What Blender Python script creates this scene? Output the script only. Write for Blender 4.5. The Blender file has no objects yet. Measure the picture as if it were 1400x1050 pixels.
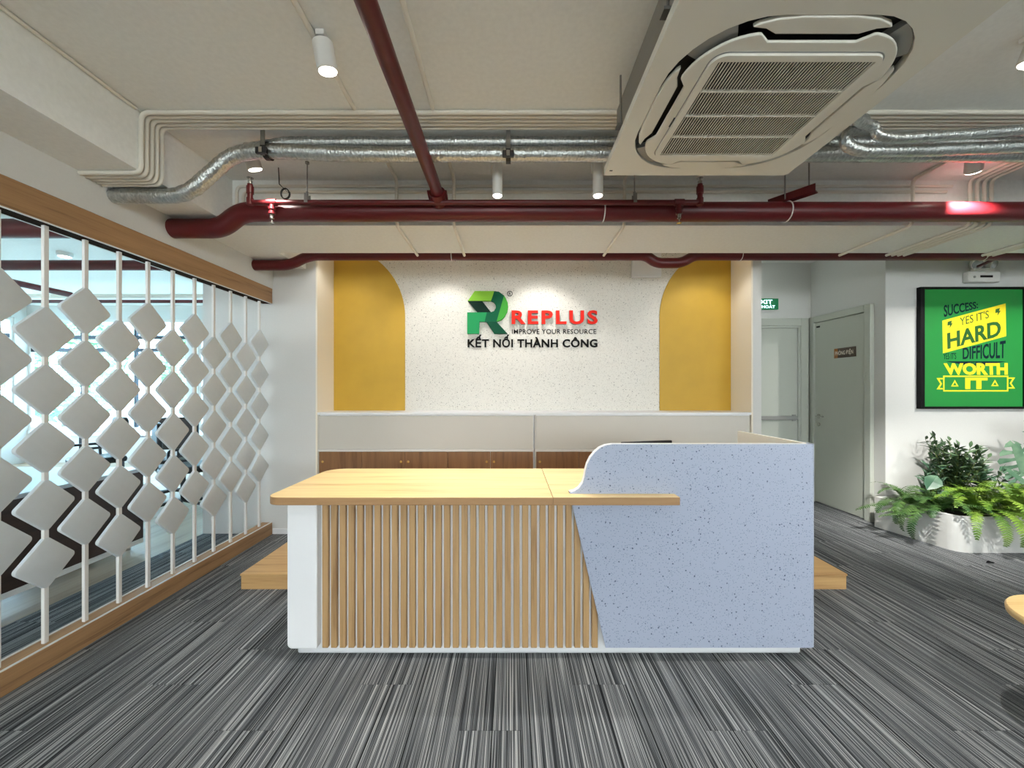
import bpy, bmesh, math, random
from mathutils import Vector, Matrix
random.seed(7)
PI = math.pi
sc = bpy.context.scene
COL = sc.collection

# ------------------------------------------------------------------ camera
H = 1.38                      # eye height
F = 540.0                     # focal length in pixels of a 1400 wide frame
cam_d = bpy.data.cameras.new('camera')
cam_d.sensor_width = 36.0
cam_d.lens = F / 1400 * 36
cam_d.shift_x = 1 / 1400
cam_d.shift_y = 8 / 1400
cam_d.clip_start = 0.05
cam = bpy.data.objects.new('camera', cam_d)
cam.location = (0, 0, H)
cam.rotation_euler = (PI / 2, 0, 0)
COL.objects.link(cam)
sc.camera = cam

# ------------------------------------------------------------------ daylight and exposure
world = bpy.data.worlds.new('daylight')
sc.world = world
world.use_nodes = True
bg = world.node_tree.nodes['Background']
bg.inputs[0].default_value = (0.80, 0.90, 1.0, 1)
bg.inputs[1].default_value = 12.0
sc.view_settings.view_transform = 'Standard'
sc.view_settings.look = 'None'
sc.view_settings.gamma = 1
sc.view_settings.use_curve_mapping = False
sc.view_settings.exposure = 0.45
sc.cycles.max_bounces = 10
sc.cycles.diffuse_bounces = 7
sc.cycles.sample_clamp_indirect = 6
SPOT_W = 105.0                 # watts (radiometric) of one spot lamp
WARM = (1.0, 0.975, 0.93)


# ------------------------------------------------------------------ helpers
def at(x, y, Y):
    """The point at depth Y that lies on the sight line of pixel (x, y)."""
    return ((x - 699) * Y / F, Y, H + (533 - y) * Y / F)


WORLD_LOC = {}


def wloc(o):
    return WORLD_LOC.get(o.name, Vector((0, 0, 0))) if o else Vector((0, 0, 0))


def tag(o, label=None, cat=None, group=None, kind=None):
    if label: o['label'] = label
    if cat: o['category'] = cat
    if group: o['group'] = group
    if kind: o['kind'] = kind
    return o


def thing(name, loc, label, cat, group=None, kind=None):
    o = bpy.data.objects.new(name, None)
    o.empty_display_size = 0.1
    COL.objects.link(o)
    o.location = loc
    WORLD_LOC[o.name] = Vector(loc)
    return tag(o, label, cat, group, kind)


class MB:
    """Collects shapes in world coordinates; build() links them as one mesh object."""

    def __init__(self):
        self.v = []
        self.f = []

    def add(self, vs, fs):
        n = len(self.v)
        self.v += [tuple(p) for p in vs]
        self.f += [tuple(i + n for i in f) for f in fs]
        return self

    def box(self, x0, x1, y0, y1, z0, z1):
        vs = [(x, y, z) for z in (z0, z1) for y in (y0, y1) for x in (x0, x1)]
        return self.add(vs, [(0, 2, 3, 1), (4, 5, 7, 6), (0, 1, 5, 4), (2, 6, 7, 3), (0, 4, 6, 2), (1, 3, 7, 5)])

    def prism(self, poly, plane, a, b):
        """poly: 2-D outline; plane 'xy','xz','yz'; extruded from a to b along the third axis."""
        def P(u, w, t):
            return {'xy': (u, w, t), 'xz': (u, t, w), 'yz': (t, u, w)}[plane]
        n = len(poly)
        vs = [P(u, w, a) for u, w in poly] + [P(u, w, b) for u, w in poly]
        area = sum(poly[i][0] * poly[(i + 1) % n][1] - poly[(i + 1) % n][0] * poly[i][1] for i in range(n))
        flip = (area > 0) == (plane in ('xy', 'yz'))
        if b < a: flip = not flip
        fs = [tuple(range(n)), tuple(range(2 * n - 1, n - 1, -1))]
        fs += [(i, i + n, (i + 1) % n + n, (i + 1) % n) for i in range(n)]
        if flip:
            fs = [tuple(reversed(f)) for f in fs]
        return self.add(vs, fs)

    def frame(self, outer, inner, plane, a, b):
        """A ring between two outlines of equal length, extruded from a to b."""
        def P(u, w, t):
            return {'xy': (u, w, t), 'xz': (u, t, w), 'yz': (t, u, w)}[plane]
        n = len(outer)
        vs = [P(*p, a) for p in outer] + [P(*p, a) for p in inner] + [P(*p, b) for p in outer] + [P(*p, b) for p in inner]
        fs = []
        for i in range(n):
            j = (i + 1) % n
            fs += [(i, j, n + j, n + i), (2 * n + i, 3 * n + i, 3 * n + j, 2 * n + j),
                   (i, 2 * n + i, 2 * n + j, j), (n + i, n + j, 3 * n + j, 3 * n + i)]
        return self.add(vs, fs)

    def tube(self, path, r, seg=12, caps=True, fillet=0.0, fseg=5, ripple=None):
        pts = [Vector(p) for p in path]
        if fillet > 0 and len(pts) > 2:
            out = [pts[0]]
            for i in range(1, len(pts) - 1):
                a, b, c = pts[i - 1], pts[i], pts[i + 1]
                d1, d2 = (a - b), (c - b)
                t = min(fillet, d1.length * 0.49, d2.length * 0.49)
                p, q = b + d1.normalized() * t, b + d2.normalized() * t
                for k in range(fseg + 1):
                    s = k / fseg
                    out.append(p * (1 - s) ** 2 + b * 2 * s * (1 - s) + q * s * s)
            out.append(pts[-1])
            pts = out
        if ripple:
            step, amp = ripple
            out = []
            for i in range(len(pts) - 1):
                n = max(1, int((pts[i + 1] - pts[i]).length / step))
                out += [pts[i].lerp(pts[i + 1], k / n) for k in range(n)]
            pts = out + [pts[-1]]
        vs, fs = [], []
        t0 = (pts[1] - pts[0]).normalized()
        up = Vector((0, 0, 1)) if abs(t0.z) < 0.9 else Vector((1, 0, 0))
        nrm = (up - t0 * up.dot(t0)).normalized()
        rng = random.Random(len(pts))
        for i, p in enumerate(pts):
            t = ((pts[min(i + 1, len(pts) - 1)] - pts[i]).normalized() + (pts[i] - pts[max(i - 1, 0)]).normalized())
            if t.length < 1e-6: t = t0
            t.normalize()
            nrm = (nrm - t * nrm.dot(t)).normalized()
            bn = t.cross(nrm)
            rr = r[i] if isinstance(r, (list, tuple)) else r
            if ripple: rr += (ripple[1] if i % 2 else -ripple[1]) * rng.uniform(.3, 1.3)
            for k in range(seg):
                a = 2 * PI * k / seg
                vs.append(p + nrm * (math.cos(a) * rr) + bn * (math.sin(a) * rr))
        for i in range(len(pts) - 1):
            for k in range(seg):
                k2 = (k + 1) % seg
                fs.append((i * seg + k, i * seg + k2, (i + 1) * seg + k2, (i + 1) * seg + k))
        if caps:
            fs.append(tuple(reversed(range(seg))))
            fs.append(tuple(range((len(pts) - 1) * seg, len(pts) * seg)))
        return self.add(vs, fs)

    def lathe(self, profile, seg=20, M=None):
        """profile: (radius, z) from bottom to top, around local z; M places it."""
        M = M or Matrix()
        vs, fs = [], []
        for r, z in profile:
            for k in range(seg):
                a = 2 * PI * k / seg
                vs.append(M @ Vector((r * math.cos(a), r * math.sin(a), z)))
        for i in range(len(profile) - 1):
            for k in range(seg):
                k2 = (k + 1) % seg
                fs.append((i * seg + k, i * seg + k2, (i + 1) * seg + k2, (i + 1) * seg + k))
        fs.append(tuple(reversed(range(seg))))
        fs.append(tuple(range((len(profile) - 1) * seg, len(profile) * seg)))
        return self.add(vs, fs)

    def build(self, name, mat, parent=None, smooth=False, bevel=0, segs=2, label=None, cat=None, group=None, kind=None, base=None):
        vs = [Vector(p) for p in self.v]
        lo = Vector((min(p.x for p in vs), min(p.y for p in vs), min(p.z for p in vs)))
        hi = Vector((max(p.x for p in vs), max(p.y for p in vs), max(p.z for p in vs)))
        c = (lo + hi) / 2
        if base is not None: c = Vector(base)
        elif parent is None: c.z = lo.z
        me = bpy.data.meshes.new(name)
        me.from_pydata([p - c for p in vs], [], self.f)
        bm = bmesh.new()
        bm.from_mesh(me)
        if bevel > 0:
            bmesh.ops.remove_doubles(bm, verts=bm.verts, dist=1e-6)
            es = [e for e in bm.edges if len(e.link_faces) == 2 and e.calc_face_angle(0) > 0.5]
            bmesh.ops.bevel(bm, geom=es, offset=bevel, segments=segs, profile=0.5, affect='EDGES', clamp_overlap=True)
        bmesh.ops.recalc_face_normals(bm, faces=bm.faces)
        bm.to_mesh(me)
        bm.free()
        if smooth:
            for p in me.polygons: p.use_smooth = True
            try: me.set_sharp_from_angle(angle=math.radians(40))
            except Exception: pass
        if mat: me.materials.append(mat)
        o = bpy.data.objects.new(name, me)
        COL.objects.link(o)
        WORLD_LOC[o.name] = c
        if parent:
            o.parent = parent
            o.location = c - wloc(parent)
        else:
            o.location = c
        return tag(o, label, cat, group, kind)


def copy_to(o, loc, parent, rot=None):
    """A copy of one part at world location loc, under parent."""
    c = o.copy()
    COL.objects.link(c)
    c.parent = parent
    WORLD_LOC[c.name] = Vector(loc)
    c.location = Vector(loc) - wloc(parent)
    if rot is not None: c.rotation_euler = rot
    return c


def copy_tree(o, delta, parent=None):
    """A copy of a thing with its parts, moved by delta."""
    c = o.copy()
    COL.objects.link(c)
    WORLD_LOC[c.name] = wloc(o) + Vector(delta)
    if parent is None: c.location = Vector(o.location) + Vector(delta)
    else: c.parent = parent
    for ch in list(o.children):
        copy_tree(ch, delta, c)
    return c


def rrect(x0, x1, y0, y1, r, n=6):
    """Outline of a rectangle with rounded corners; r one radius or four (from x0,y0 counter-clockwise)."""
    rs = r if isinstance(r, (list, tuple)) else [r] * 4
    out = []
    for (cx, cy, a0), q in zip(((x0, y0, PI), (x1, y0, 1.5 * PI), (x1, y1, 0), (x0, y1, .5 * PI)), rs):
        sx, sy = (1 if cx == x0 else -1), (1 if cy == y0 else -1)
        if q <= 0:
            out.append((cx, cy))
            continue
        for k in range(n + 1):
            a = a0 + PI / 2 * k / n
            out.append((cx + sx * q + q * math.cos(a), cy + sy * q + q * math.sin(a)))
    return out


# ------------------------------------------------------------------ materials
MAT = {}


def lin(r, g, b):
    f = lambda c: (c / 255 / 12.92) if c / 255 <= 0.04045 else ((c / 255 + 0.055) / 1.055) ** 2.4
    return (f(r), f(g), f(b), 1)


def mk(name):
    m = bpy.data.materials.new(name)
    m.use_nodes = True
    MAT[name] = m
    nt = m.node_tree
    return m, nt, nt.nodes['Principled BSDF']


def N(nt, t, **kw):
    n = nt.nodes.new(t)
    for k, v in kw.items(): setattr(n, k, v)
    return n


def ramp(nt, fac, stops):
    r = N(nt, 'ShaderNodeValToRGB')
    cr = r.color_ramp
    while len(cr.elements) < len(stops): cr.elements.new(0.5)
    for e, (p, c) in zip(cr.elements, stops):
        e.position = p
        e.color = c if len(c) == 4 else (*c, 1)
    nt.links.new(fac, r.inputs[0])
    return r.outputs[0]


def coords(nt, scale=(1, 1, 1), kind='Object', rand=0.0):
    tc = N(nt, 'ShaderNodeTexCoord')
    mp = N(nt, 'ShaderNodeMapping')
    mp.inputs['Scale'].default_value = scale
    nt.links.new(tc.outputs[kind], mp.inputs[0])
    if rand:
        oi = N(nt, 'ShaderNodeObjectInfo')
        ml = N(nt, 'ShaderNodeMath', operation='MULTIPLY')
        ml.inputs[1].default_value = rand
        nt.links.new(oi.outputs['Random'], ml.inputs[0])
        nt.links.new(ml.outputs[0], mp.inputs['Location'])
    return mp.outputs[0]


def bump(nt, h, bs, strength, dist=0.01):
    b = N(nt, 'ShaderNodeBump')
    b.inputs['Strength'].default_value = strength
    b.inputs['Distance'].default_value = dist
    nt.links.new(h, b.inputs['Height'])
    nt.links.new(b.outputs[0], bs.inputs['Normal'])


def paint(name, rgb, rough=0.5, metal=0.0, grain=0.0, gscale=60, vary=0.0, coat=0.0, spec=0.5):
    """A plain painted or plastic surface, with optional fine relief and slight mottling."""
    m, nt, bs = mk(name)
    c = lin(*rgb)
    bs.inputs['Base Color'].default_value = c
    bs.inputs['Roughness'].default_value = rough
    bs.inputs['Metallic'].default_value = metal
    bs.inputs['Specular IOR Level'].default_value = spec
    if coat: bs.inputs['Coat Weight'].default_value = coat
    nz = N(nt, 'ShaderNodeTexNoise')
    nz.inputs['Scale'].default_value = gscale
    nz.inputs['Detail'].default_value = 4
    nt.links.new(coords(nt), nz.inputs['Vector'])
    if vary:
        k = 1 - vary
        col = ramp(nt, nz.outputs[0], [(0.3, (c[0] * k, c[1] * k, c[2] * k)), (0.7, c)])
        nt.links.new(col, bs.inputs['Base Color'])
    if grain: bump(nt, nz.outputs[0], bs, grain, 0.004)
    return m


def wood(name, light, dark, axis, rough=0.45, scale=1.0):
    """Oak-like grain that runs along one axis of the object."""
    m, nt, bs = mk(name)
    s = [22 * scale] * 3
    s['xyz'.index(axis)] = 1.1 * scale
    v = coords(nt, s, rand=40)
    n1 = N(nt, 'ShaderNodeTexNoise')
    n1.inputs['Scale'].default_value = 1.0
    n1.inputs['Detail'].default_value = 6
    n1.inputs['Distortion'].default_value = 0.6
    nt.links.new(v, n1.inputs['Vector'])
    s2 = [160 * scale] * 3
    s2['xyz'.index(axis)] = 5 * scale
    n2 = N(nt, 'ShaderNodeTexNoise')
    n2.inputs['Scale'].default_value = 1.0
    n2.inputs['Detail'].default_value = 3
    nt.links.new(coords(nt, s2, rand=40), n2.inputs['Vector'])
    mx = N(nt, 'ShaderNodeMath', operation='MULTIPLY_ADD')
    mx.inputs[1].default_value = 0.35
    nt.links.new(n2.outputs[0], mx.inputs[0])
    ml = N(nt, 'ShaderNodeMath', operation='MULTIPLY')
    ml.inputs[1].default_value = 0.65
    nt.links.new(n1.outputs[0], ml.inputs[0])
    nt.links.new(ml.outputs[0], mx.inputs[2])
    L, D = lin(*light), lin(*dark)
    M_ = tuple((a * .7 + b * .3) for a, b in zip(L, D))
    col = ramp(nt, mx.outputs[0], [(0.33, D), (0.45, M_), (0.62, L)])
    nt.links.new(col, bs.inputs['Base Color'])
    bs.inputs['Roughness'].default_value = rough
    bump(nt, mx.outputs[0], bs, 0.08, 0.002)
    return m


def terrazzo(name, base, speck, tiny, rough=0.35, scale=42):
    """Pale ground with sparse dark chips and a dust of tiny ones."""
    m, nt, bs = mk(name)
    bs.inputs['Roughness'].default_value = rough
    last = None
    for sc_, thr, col, part in ((scale, 0.16, speck, 0.5), (scale * 2.6, 0.27, tiny, 0.55), (scale * 1.7, 0.2, tiny, 0.5)):
        vo = N(nt, 'ShaderNodeTexVoronoi')
        vo.inputs['Scale'].default_value = sc_
        nz = N(nt, 'ShaderNodeTexNoise')
        nz.inputs['Scale'].default_value = sc_ * 3
        cv = coords(nt)
        nt.links.new(cv, nz.inputs['Vector'])
        ad = N(nt, 'ShaderNodeVectorMath', operation='MULTIPLY_ADD')
        ad.inputs[1].default_value = (0.3 / sc_,) * 3
        nt.links.new(nz.outputs['Color'], ad.inputs[0])
        nt.links.new(cv, ad.inputs[2])
        nt.links.new(ad.outputs[0], vo.inputs['Vector'])
        a = N(nt, 'ShaderNodeMath', operation='LESS_THAN')
        a.inputs[1].default_value = thr
        nt.links.new(vo.outputs['Distance'], a.inputs[0])
        sp = N(nt, 'ShaderNodeSeparateColor')
        nt.links.new(vo.outputs['Color'], sp.inputs[0])
        b = N(nt, 'ShaderNodeMath', operation='LESS_THAN')
        b.inputs[1].default_value = part
        nt.links.new(sp.outputs[0], b.inputs[0])
        ab = N(nt, 'ShaderNodeMath', operation='MULTIPLY')
        nt.links.new(a.outputs[0], ab.inputs[0])
        nt.links.new(b.outputs[0], ab.inputs[1])
        mx = N(nt, 'ShaderNodeMix', data_type='RGBA')
        nt.links.new(ab.outputs[0], mx.inputs['Factor'])
        if last is None: mx.inputs['A'].default_value = lin(*base)
        else: nt.links.new(last, mx.inputs['A'])
        mx.inputs['B'].default_value = lin(*col)
        last = mx.outputs['Result']
    nt.links.new(last, bs.inputs['Base Color'])
    return m


def carpet(name):
    """Loop-pile carpet plank: fine light and dark lines that run along y, different on every plank."""
    m, nt, bs = mk(name)
    tc = N(nt, 'ShaderNodeTexCoord')
    sx = N(nt, 'ShaderNodeSeparateXYZ')
    nt.links.new(tc.outputs['Object'], sx.inputs[0])
    oi = N(nt, 'ShaderNodeObjectInfo')
    off = N(nt, 'ShaderNodeMath', operation='MULTIPLY')
    off.inputs[1].default_value = 97.0
    nt.links.new(oi.outputs['Random'], off.inputs[0])
    fac = None
    for k, (s, w) in enumerate(((430, .46), (170, .36), (40, .18))):
        w1 = N(nt, 'ShaderNodeMath', operation='MULTIPLY_ADD')
        w1.inputs[1].default_value = s
        nt.links.new(sx.outputs[0], w1.inputs[0])
        nt.links.new(off.outputs[0], w1.inputs[2])
        nz = N(nt, 'ShaderNodeTexNoise', noise_dimensions='2D')
        nz.inputs['Scale'].default_value = 1
        nz.inputs['Detail'].default_value = 1
        cb = N(nt, 'ShaderNodeCombineXYZ')
        yy = N(nt, 'ShaderNodeMath', operation='MULTIPLY')
        yy.inputs[1].default_value = (1.6, .9, .5)[k]
        nt.links.new(sx.outputs[1], yy.inputs[0])
        nt.links.new(w1.outputs[0], cb.inputs[0])
        nt.links.new(yy.outputs[0], cb.inputs[1])
        nt.links.new(cb.outputs[0], nz.inputs['Vector'])
        t = N(nt, 'ShaderNodeMath', operation='MULTIPLY')
        t.inputs[1].default_value = w
        nt.links.new(nz.outputs[0], t.inputs[0])
        if fac is None: fac = t.outputs[0]
        else:
            a = N(nt, 'ShaderNodeMath', operation='ADD')
            nt.links.new(fac, a.inputs[0])
            nt.links.new(t.outputs[0], a.inputs[1])
            fac = a.outputs[0]
    col = ramp(nt, fac, [(0.37, lin(36, 38, 40)), (0.43, lin(64, 67, 70)), (0.50, lin(90, 93, 96)), (0.55, lin(108, 111, 113)), (0.61, lin(168, 170, 170))])
    # two thin near-black yarn lines in every half metre
    geo = N(nt, 'ShaderNodeNewGeometry')
    gx = N(nt, 'ShaderNodeSeparateXYZ')
    nt.links.new(geo.outputs['Position'], gx.inputs[0])
    for shift in (1.544, 1.389):
        q = N(nt, 'ShaderNodeMath', operation='ADD')
        q.inputs[1].default_value = shift + 4.88
        nt.links.new(gx.outputs[0], q.inputs[0])
        q2 = N(nt, 'ShaderNodeMath', operation='DIVIDE')
        q2.inputs[1].default_value = 0.488
        nt.links.new(q.outputs[0], q2.inputs[0])
        q3 = N(nt, 'ShaderNodeMath', operation='FRACT')
        nt.links.new(q2.outputs[0], q3.inputs[0])
        q4 = N(nt, 'ShaderNodeMath', operation='LESS_THAN')
        q4.inputs[1].default_value = 0.011
        nt.links.new(q3.outputs[0], q4.inputs[0])
        mxl = N(nt, 'ShaderNodeMix', data_type='RGBA')
        nt.links.new(q4.outputs[0], mxl.inputs['Factor'])
        nt.links.new(col, mxl.inputs['A'])
        mxl.inputs['B'].default_value = lin(26, 27, 29)
        col = mxl.outputs['Result']
    pile = N(nt, 'ShaderNodeTexNoise')
    pile.inputs['Scale'].default_value = 420
    nt.links.new(tc.outputs['Object'], pile.inputs['Vector'])
    mm = N(nt, 'ShaderNodeMix', data_type='RGBA', blend_type='MULTIPLY')
    mm.inputs['Factor'].default_value = 1
    nt.links.new(col, mm.inputs['A'])
    nt.links.new(ramp(nt, pile.outputs[0], [(0.3, (.86, .86, .86)), (0.7, (1.06, 1.06, 1.06))]), mm.inputs['B'])
    nt.links.new(mm.outputs['Result'], bs.inputs['Base Color'])
    bs.inputs['Roughness'].default_value = 0.95
    bs.inputs['Specular IOR Level'].default_value = 0.15
    bump(nt, pile.outputs[0], bs, 0.4, 0.003)
    return m


def foil(name):
    m, nt, bs = mk(name)
    bs.inputs['Metallic'].default_value = 1.0
    nz = N(nt, 'ShaderNodeTexNoise')
    nz.inputs['Scale'].default_value = 55
    nz.inputs['Detail'].default_value = 3
    nt.links.new(coords(nt, (1.6, 1, 1)), nz.inputs['Vector'])
    nt.links.new(ramp(nt, nz.outputs[0], [(0.3, lin(168, 172, 172)), (0.7, lin(214, 216, 214))]), bs.inputs['Base Color'])
    bs.inputs['Roughness'].default_value = 0.34
    bump(nt, nz.outputs[0], bs, 0.55, 0.01)
    return m


def glow(name, rgb, strength):
    m, nt, bs = mk(name)
    bs.inputs['Base Color'].default_value = lin(*rgb)
    bs.inputs['Emission Color'].default_value = lin(*rgb)
    bs.inputs['Emission Strength'].default_value = strength
    return m


def leafmat(name, a, b, rough=0.45):
    m, nt, bs = mk(name)
    oi = N(nt, 'ShaderNodeObjectInfo')
    nz = N(nt, 'ShaderNodeTexNoise')
    nz.inputs['Scale'].default_value = 9
    nt.links.new(coords(nt, rand=30), nz.inputs['Vector'])
    nt.links.new(ramp(nt, nz.outputs[0], [(0.35, lin(*a)), (0.65, lin(*b))]), bs.inputs['Base Color'])
    bs.inputs['Roughness'].default_value = rough
    bs.inputs['Specular IOR Level'].default_value = 0.25
    return m


def glass(name, tint=(0.95, 0.97, 0.97)):
    m, nt, bs = mk(name)
    nt.nodes.remove(bs)
    out = nt.nodes['Material Output']
    tr = N(nt, 'ShaderNodeBsdfTransparent')
    tr.inputs[0].default_value = (*tint, 1)
    gl = N(nt, 'ShaderNodeBsdfGlossy')
    gl.inputs['Roughness'].default_value = 0.02
    mx = N(nt, 'ShaderNodeMixShader')
    mx.inputs[0].default_value = 0.06
    nt.links.new(tr.outputs[0], mx.inputs[1])
    nt.links.new(gl.outputs[0], mx.inputs[2])
    nt.links.new(mx.outputs[0], out.inputs[0])
    return m


W_WALL = paint('wall_paint', (210, 210, 207), 0.7, grain=0.05, gscale=90, vary=0.03)
W_CEIL = paint('ceiling_paint', (235, 236, 233), 0.8, grain=0.12, gscale=45, vary=0.06)
W_NICHE = paint('niche_cream_paint', (238, 230, 214), 0.6, grain=0.03)
W_PIPE = paint('conduit_paint', (222, 217, 206), 0.55)
W_LAM = paint('white_laminate', (232, 234, 236), 0.35)
W_CAB = paint('cabinet_laminate', (200, 196, 187), 0.4)
W_STEEL = paint('white_powder_coat', (220, 218, 214), 0.4)
W_PLATE = paint('screen_plate_paint', (206, 211, 212), 0.5, grain=0.05, gscale=30, vary=0.03)
W_AC = paint('air_conditioner_plastic', (224, 221, 210), 0.45)
G_AC = paint('air_conditioner_grey_plastic', (150, 150, 146), 0.5)
B_AC = paint('air_conditioner_inside_shade', (22, 22, 24), 0.6)  # near-black colour stands for the shade inside the shallow recesses
RED = paint('red_pipe_paint', (88, 10, 17), 0.40, vary=0.12, gscale=6)
FOIL = foil('foil_insulation')
ZINC = paint('zinc_steel', (150, 150, 148), 0.35, 0.9)
BLACK = paint('black_plastic', (18, 18, 20), 0.4)
DARKM = paint('dark_metal', (46, 46, 48), 0.45, 0.3)
OAK_X = wood('oak_counter', (238, 210, 152), (194, 154, 94), 'x', 0.4, 0.9)
OAK_E = wood('oak_edge_band', (164, 128, 88), (130, 96, 60), 'x', 0.5)
OAK_Z = wood('oak_slat', (186, 152, 106), (140, 106, 70), 'z', 0.5)
OAK_P = wood('oak_platform', (206, 168, 114), (166, 124, 76), 'x', 0.45)
OAK_B = wood('oak_screen_beam', (172, 134, 94), (122, 90, 60), 'y', 0.5)
WALNUT = wood('walnut_door', (142, 102, 66), (100, 68, 42), 'z', 0.45)
WENGE = wood('wenge_panel', (64, 46, 40), (36, 26, 24), 'y', 0.45)
VINYL = wood('vinyl_floor', (164, 146, 124), (128, 110, 90), 'y', 0.45, 0.6)
TERR_D = terrazzo('terrazzo_desk', (164, 173, 192), (74, 82, 106), (130, 140, 162), 0.35, 44)
TERR_W = terrazzo('terrazzo_wall', (222, 219, 211), (108, 104, 99), (172, 168, 160), 0.55, 42)
YELLOW = paint('yellow_paint', (200, 160, 50), 0.55, vary=0.08, gscale=5)
CARPET = carpet('striped_carpet')
GREYTOP = paint('grey_desk_top', (186, 192, 196), 0.35)
DOORP = paint('door_grey_green', (190, 194, 184), 0.5)
CHROME = paint('satin_chrome', (190, 188, 184), 0.25, 0.95)
BRASS = paint('brass_lock', (205, 165, 95), 0.3, 0.9)
GLASS = glass('window_glass_cool_light', (0.76, 0.92, 1.0))  # tint added to turn the incoming daylight blue
GLASS_F = glass('window_glass_warm_light', (0.95, 0.925, 0.89))  # tint added to warm the daylight from behind the camera
LENS = glow('spot_lens', (255, 244, 226), 22.0)
SOIL = paint('soil', (46, 38, 30), 0.95, grain=0.6, gscale=40, vary=0.4)
PLANTER = paint('planter_cement', (206, 206, 202), 0.7, grain=0.1, vary=0.12, gscale=4)

# ================================================================== the setting
XL, XB, XW = -2.286, -1.97, -2.96       # screen plane, inner face of the left beam, end of the wall stub
YF, YN = 3.79, 4.15                     # front of the back wall, back of its niche
NX0, NX1 = -1.86, 2.302                 # niche sides
ZS, ZS2, ZB = 2.86, 2.98, 2.54          # slab, slab behind the beam, beam soffit


def struct(name, mat, label, cat, *boxes, bevel=0):
    m = MB()
    for b in boxes: m.box(*b)
    return m.build(name, mat, label=label, cat=cat, kind='structure', bevel=bevel)


FLOOR_BASE = paint('floor_underlay', (92, 92, 92), 0.95, grain=0.4, gscale=300)
floor = struct('floor', FLOOR_BASE, 'grey striped carpet floor of the reception hall', 'floor', (XW, 6.5, -4.5, 7.5, -0.1, -0.006))
struct('floor_left', VINYL, 'pale wood floor of the bright room behind the lattice screen', 'floor', (-9.2, XW, -4.5, 7.5, -0.1, 0.0))
# carpet planks, 25 cm x 1 m, laid in staggered rows
proto = None
rng = random.Random(3)
nx = int((5.6 - XW) / 0.25) + 1
for i in range(nx):
    x0 = XW + i * 0.25
    y = 0.35 - (0.0, 0.5, 0.25, 0.75)[i % 4]
    while y < 5.0:
        yc = y + 0.5
        xc = x0 + 0.125
        y += 1.0
        if yc + 0.5 < 0.4: continue
        if yc - 0.5 > 3.8 and not (2.3 < xc < 3.95): continue
        if proto is None:
            proto = MB().box(-0.1245, 0.1245, -0.4992, 0.4992, -0.008, 0.0).build('carpet_plank', CARPET, floor, base=(0, 0, 0))
            proto.location = Vector((xc, yc, 0)) - wloc(floor)
        else:
            copy_to(proto, (xc, yc, 0), floor)

struct('ceiling', W_CEIL, 'off-white painted concrete slab overhead', 'ceiling', (-9.2, 6.5, -4.5, 2.79, ZS, 3.06))
struct('ceiling_back', W_CEIL, 'off-white slab behind the cross beam and over the corridor', 'ceiling', (-9.2, 6.5, 2.79, 7.5, ZS2, 3.06))
struct('trim_1', W_CEIL, 'deep off-white ceiling beam over the lattice screen', 'beam', (-2.386, XB, -4.5, YF, ZB, ZS))
struct('trim_2', W_CEIL, 'off-white cross beam behind the thick red pipe', 'beam', (XB, 6.5, 2.79, 3.35, ZB, ZS2))
struct('wall_left', W_WALL, 'white wall strip above the wooden screen and beside it', 'wall',
       (-2.386, -2.286, 0.3, YF, 2.348, ZB), (-2.386, -2.286, -4.5, 0.3, 0, ZB))
struct('wall_back_left', W_WALL, 'white wall stub where the lattice screen ends', 'wall', (XW, NX0 - 0.015, YF, 4.3, 0, ZS2))
struct('wall_core_left', W_WALL, 'white side wall of the bright room beyond the screen', 'wall', (XW, XW + 0.1, 4.3, 7.5, 0, ZS2))
struct('wall_back', TERR_W, 'speckled off-white back wall of the niche behind the logo', 'wall', (NX0 - 0.015, NX1 + 0.015, YN, 4.3, 0, ZS2))
struct('trim_3', W_NICHE, 'cream side lining of the niche by the wall stub', 'lining', (NX0 - 0.015, NX0, YF - 0.003, YN, 0, ZS2))
struct('trim_4', W_NICHE, 'cream side lining of the niche by the corridor', 'lining', (NX1, NX1 + 0.015, YF - 0.003, YN, 0, ZS2))
struct('wall_corridor_left', W_WALL, 'narrow grey-white pillar between niche and corridor', 'wall', (NX1 + 0.015, 2.40, YF, 5.1, 0, ZS2))
struct('wall_corridor_end', W_WALL, 'short wall at the end of the corridor', 'wall', (2.40, 3.78, 4.98, 5.1, 0, ZS2))
struct('wall_corridor_right', W_WALL, 'corridor side wall that holds the electrical room door', 'wall', (3.78, 3.90, 4.12, 5.1, 0, ZS2))
struct('wall_right_front', W_WALL, 'white wall behind the green poster and the plants', 'wall', (3.78, 6.5, 3.99, 4.12, 0, ZS2))
struct('wall_right', W_WALL, 'white side wall far to the right of the planter', 'wall', (6.5, 6.6, -4.5, 4.12, 0, 3.06))
struct('baseboard_corridor', DARKM, 'thin dark skirting along the corridor wall', 'baseboard', (3.768, 3.78, 4.0, 4.10, 0, 0.05), (3.768, 3.78, 4.92, 4.98, 0, 0.05))
struct('baseboard_back', W_LAM, 'low white skirting on the wall stub', 'baseboard', (XL + 0.001, NX0 - 0.02, YF - 0.01, YF, 0, 0.05))

WINF = paint('window_frame_dark', (44, 48, 56), 0.4, 0.2)


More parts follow.
